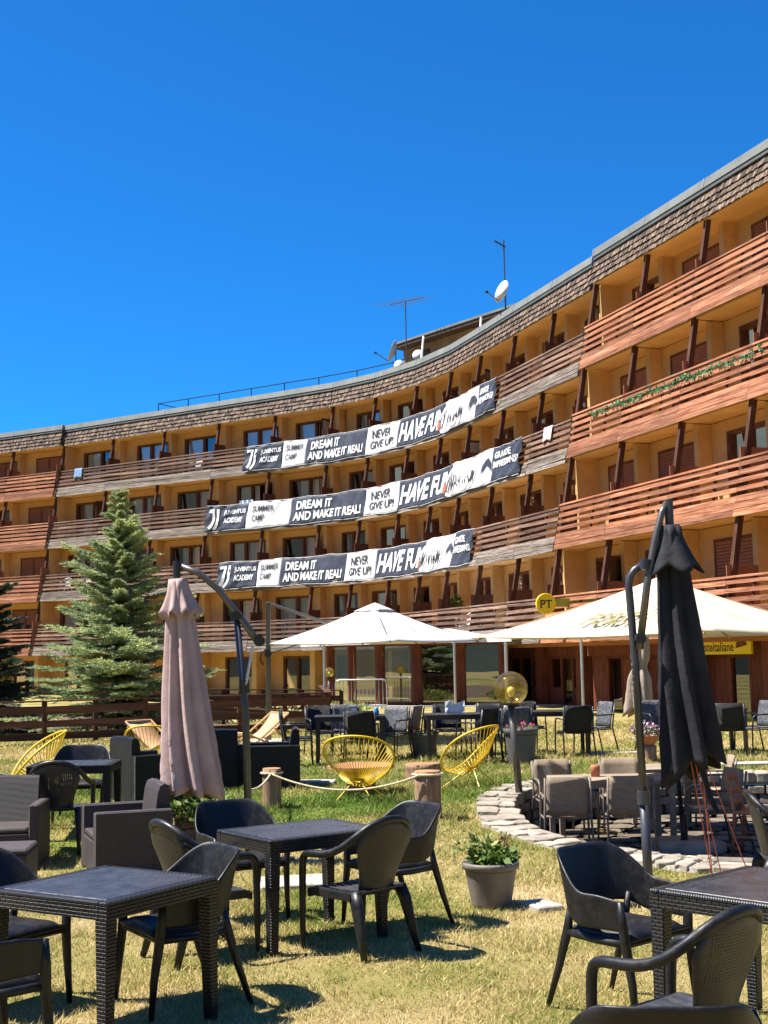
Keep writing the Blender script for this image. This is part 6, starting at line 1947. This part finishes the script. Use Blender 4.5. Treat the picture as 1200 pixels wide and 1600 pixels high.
def open_canopy(r, c, hd, z_eave, z_apex, rot, mat, rib_mat, vent=True, valance=.0):
    """square canopy: each face a sheet that sags between the hip ribs; c local centre"""
    cs = [Vector((c[0] + hd * math.cos(rot + k * PI / 2), c[1] + hd * math.sin(rot + k * PI / 2), z_eave)) for k in range(4)]
    ap = Vector((c[0], c[1], z_apex))
    faces = []
    for k in range(4):
        A, Bc = cs[k], cs[(k + 1) % 4]; rows = []; n = 10
        for j in range(n + 1):
            v = j / n; row = []
            for i in range(13):
                u = i / 12
                p = ap.lerp(A.lerp(Bc, u), v)
                sag = -.045 * math.sin(v * PI) - .03 * v * math.sin(u * PI) * (v > .5)
                inw = (Vector((c[0], c[1], p.z)) - p).normalized() * (.05 * math.sin(u * PI) * v * v) if v > 0 else Vector()
                row.append(p + Vector((0, 0, sag)) + inw)
            rows.append(row)
        q = MB(); q.grid(rows)
        faces.append(q.build('canopy_panel', mat, r, smooth=True, solid=.006))
        if valance:
            e = rows[-1]; q = MB(); q.grid([e, [p + Vector((0, 0, -valance)) for p in e]]); q.build('valance', mat, r, smooth=True, solid=.005)
    for k in range(4):
        rb = MB(); rb.tube([ap + Vector((0, 0, -.06)), cs[k] + Vector((0, 0, -.025))], .013, 6); rb.build('rib', rib_mat, r)
        mid = (cs[k] + cs[(k + 1) % 4]) / 2
        rb = MB(); rb.tube([ap + Vector((0, 0, -.07)), ap.lerp(mid, .97) + Vector((0, 0, -.07))], .011, 6); rb.build('rib', rib_mat, r)
    if vent:
        for k in range(4):
            A, Bc = ap.lerp(cs[k], .20) + Vector((0, 0, .004)), ap.lerp(cs[(k + 1) % 4], .20) + Vector((0, 0, .004)); T = ap + Vector((0, 0, .018))
            rows = [[T.lerp(A.lerp(Bc, i / 6), v) + Vector((0, 0, .012 * math.sin(i * 2.1) * v)) for i in range(7)] for v in (.02, .35, .7, 1)]
            MB().grid(rows).build('vent_panel', mat, r, smooth=True, solid=.006)
    return cs, ap

def white_umbrella():
    B = Vector(gp(-2.41, 26.3))
    r = thing('open_umbrella', B, 0, 'open white square cantilever umbrella with side mast', 'umbrella')
    cx, cy = -.22 + 2.41, 26.0 - 26.3
    open_canopy(r, (cx, cy), 2.13, 1.98, 2.76, rad(8), M['white_cloth'], M['grey_metal'])
    m = MB(); m.box(-.05, .05, -.04, .04, -.05, 2.84); m.build('mast', M['bronze_metal'], r, bevel=.008)
    a = MB(); a.tube([(0, 0, 2.82), (1.12, -.14, 2.42), (1.6, -.2, 2.26)], .035, 8); a.build('arm', M['bronze_metal'], r)
    a = MB(); a.lathe([(.001, -.05), (.07, -.05), (.07, .05), (.001, .05)], 16); a.xf(Matrix.Translation((0, -.06, 1.78)) @ Matrix.Rotation(PI / 2, 4, 'X')); a.build('crank', M['black_metal'], r)
    a = MB(); a.tube([(-.02, -.06, 1.88), (-.14, -.06, 1.82), (-.16, -.06, 1.66), (-.10, -.06, 1.56)], .02, 8); a.build('crank_handle', M['black_metal'], r, smooth=True)
    a = MB(); a.tube([(.05, -.03, 1.80), (.55, -.1, 1.95), (1.2, -.2, 2.12)], .014, 6); a.build('tension_rod', M['grey_metal'], r)
    f = MB(); f.box(-.5, .5, -.5, .5, -.03, .05); f.build('base_slab', M['slab'], r, bevel=.01)
white_umbrella()

def cream_umbrella():
    B = Vector((3.22, 14.3, PIT_Z + .03))
    r = thing('open_umbrella', B, 0, 'open cream square umbrella with printed logo over the stone patio', 'umbrella')
    z0 = -B.z
    cs, ap = open_canopy(r, (-.15, 0), 2.05, 1.89 + z0, 2.53 + z0, rad(-91), M['cream_cloth'], M['deck_wood'], vent=False)
    m = MB(); m.tube([(0, 0, 0), (-.15, 0, 2.46 + z0)], .026, 10); m.build('pole', M['black_metal'], r, smooth=True)
    b = MB(); b.lathe([(.42, -.02), (.45, .02), (.44, .09), (.36, .12), (.001, .12)], 36); b.build('base_disc', M['stone'], r, smooth=True)
    b = MB(); b.tube([(0, 0, .1), (0, 0, .4)], .04, 10); b.build('socket', M['black_metal'], r)
    # printed logo, flat on the front-left panel
    near, left = cs[0], cs[3]
    best = None
    e = (near - left).normalized(); mid = (near + left) / 2; up = (ap - mid); upn = up.normalized(); nrm = e.cross(upn).normalized()
    if nrm.z < 0: nrm = -nrm
    org = mid + upn * .10
    def on(x, y, l=.012):
        """x along the edge from the left corner, y up the slope"""
        v = 1 - (.10 + y) / up.length
        u = .5 + x / (near - left).length / max(v, .05)
        p = mid + e * x + upn * (.10 + y)
        sag = -.045 * math.sin(v * PI) - .03 * v * math.sin(u * PI) * (v > .5)
        return p + Vector((0, 0, sag)) + nrm * l
    vs, fs = text_geo('FORST', .03, shear=.25, res=3, sub=2)
    q = MB(); q.add([on(-.34 + .66 * x + .10, .20 + .34 * y, .03) for x, y in vs], fs); q.build('logo_lettering', M['ink_gold'], r)
    def band(pts, w, mat, l):
        q = MB()
        for i in range(len(pts) - 1):
            (x0, y0), (x1, y1) = pts[i], pts[i + 1]; d = math.hypot(x1 - x0, y1 - y0) + 1e-6; nx, ny = -(y1 - y0) / d * w, (x1 - x0) / d * w
            q.add([on(x0 - nx, y0 - ny, l), on(x1 - nx, y1 - ny, l), on(x1 + nx, y1 + ny, l), on(x0 + nx, y0 + ny, l)], [(0, 1, 2, 3)])
        q.build('logo_outline', mat, r)
    arc = [(x, y * 1.65) for x, y in [(-.42, .06), (-.38, .20), (-.26, .34), (-.08, .41), (0, .40), (.10, .41), (.36, .46), (.52, .50), (.55, .42), (.50, .26), (.38, .12), (.26, .10)]]
    band(arc, .007, M['ink_grey'], .03); band([(x * .93 + .01, y * .9 + .025) for x, y in arc], .005, M['ink_grey'], .03)
    band([(-.40, .10), (-.1, .14), (.2, .16)], .005, M['ink_gold'], .03)
cream_umbrella()

def taupe_umbrella():
    B = Vector(gp(4.98, 25.0))
    r = thing('furled_umbrella', B, 0, 'furled taupe umbrella tied round its middle behind the cream umbrella', 'umbrella')
    m = MB(); m.tube([(0, 0, -.05), (0, 0, 2.5)], .025, 10); m.build('pole', M['grey_metal'], r)
    closed_canopy((0, 0, 2.45), (-.14, 0, .56), .10, .27, 8, M['taupe_cloth'], r, 21, twist=.5, tie=(.55, .35), hem=.16)
    b = MB(); b.lathe([(.25, -.02), (.27, .06), (.001, .08)], 20); b.build('base_disc', M['slab'], r)
taupe_umbrella()
def thin_pole(x, y, h, label):
    r = thing('awning_pole', gp(x, y), 0, label, 'pole', 'thin metal poles')
    m = MB(); m.tube([(0, 0, -.05), (0, 0, h)], .035, 8); m.build('tube', M['galv'], r)
    m = MB(); m.lathe([(.09, -.01), (.09, .01), (.001, .012)], 12); m.build('foot_plate', M['galv'], r)
thin_pole(4.62, 30.5, 2.2, 'thin grey metal pole standing in front of the dark shopfront')
thin_pole(1.98, 37.5, 2.1, 'thin grey metal pole in front of the glazed veranda')
thin_pole(2.55, 27.5, 1.95, 'thin grey metal pole behind the globe lamp')
thin_pole(-1.62, 33.5, 2.05, 'thin grey metal pole below the white umbrella')

# ------------------------------------------------------------------ small belongings on the balconies
M['white_plastic'] = mat_basic('white_resin', (.62, .62, .60), .45, .05, 6)
def balcony_point(sec, k, level, u, d):
    """u along the bay (0..1), d metres behind the railing"""
    (a, na), (b, nb) = SECT[sec][k], SECT[sec][k + 1]
    zf = RAIL_Z[level] - 1.05
    Mx, w = local_frame(a, b, zf)
    p = Mx @ Vector((u * w, -d, 0)); n = (Mx.to_3x3() @ Vector((0, 1, 0)))
    return p, n
items = ((11, 1, .25, .6, 'white resin chair leftmost on a lower balcony beside the stepped far wing'), (11, 1, .62, .55, 'second white resin chair on the lower balcony beside the stepped far wing'), (9, 3, .4, .5, 'white resin chair on a top balcony left of the banners'), (2, 0, .5, .6, 'white resin chair on the lowest balcony above the PT sign'))
w0 = None
for (k, lv, u, d, lab) in items:
    p, n = balcony_point('curved', k, lv, u, d)
    if w0 is None:
        w0 = mono_chair(p, (n.x, n.y), lab, 'white resin chairs on the balconies', pl=M['white_plastic'])
    else:
        copy_tree(w0, None, p, face(n.x + .3, n.y), lab, 'white resin chairs on the balconies')
def drying_rack():
    p, n = balcony_point('curved', 8, 2, .30, .35)
    r = thing('drying_rack', p, face(n.x, n.y), 'drying rack with striped laundry on the balcony above the middle banner', 'drying rack')
    for sx in (-1, 1):
        q = MB(); q.tube([(sx * .45, -.2, 0), (sx * .45, .2, 1.18)], .012, 6); q.build('leg', M['black_metal'], r)
        q = MB(); q.tube([(sx * .45, .2, 0), (sx * .45, -.2, 1.18)], .012, 6); q.build('leg', M['black_metal'], r)
    for i in range(5):
        y = -.2 + .1 * i
        q = MB(); q.tube([(-.45, y, 1.18), (.45, y, 1.18)], .006, 5); q.build('rod', M['black_metal'], r)
    for i in range(6):
        x = -.38 + .14 * i
        q = MB(); q.grid([[(x, -.21, 1.19), (x + .11, -.21, 1.19)], [(x + .01, -.215, .85), (x + .12, -.215, .86)]]); q.build('laundry', M['towel_white'] if i % 2 else M['towel_blue'], r, solid=.008)
drying_rack()
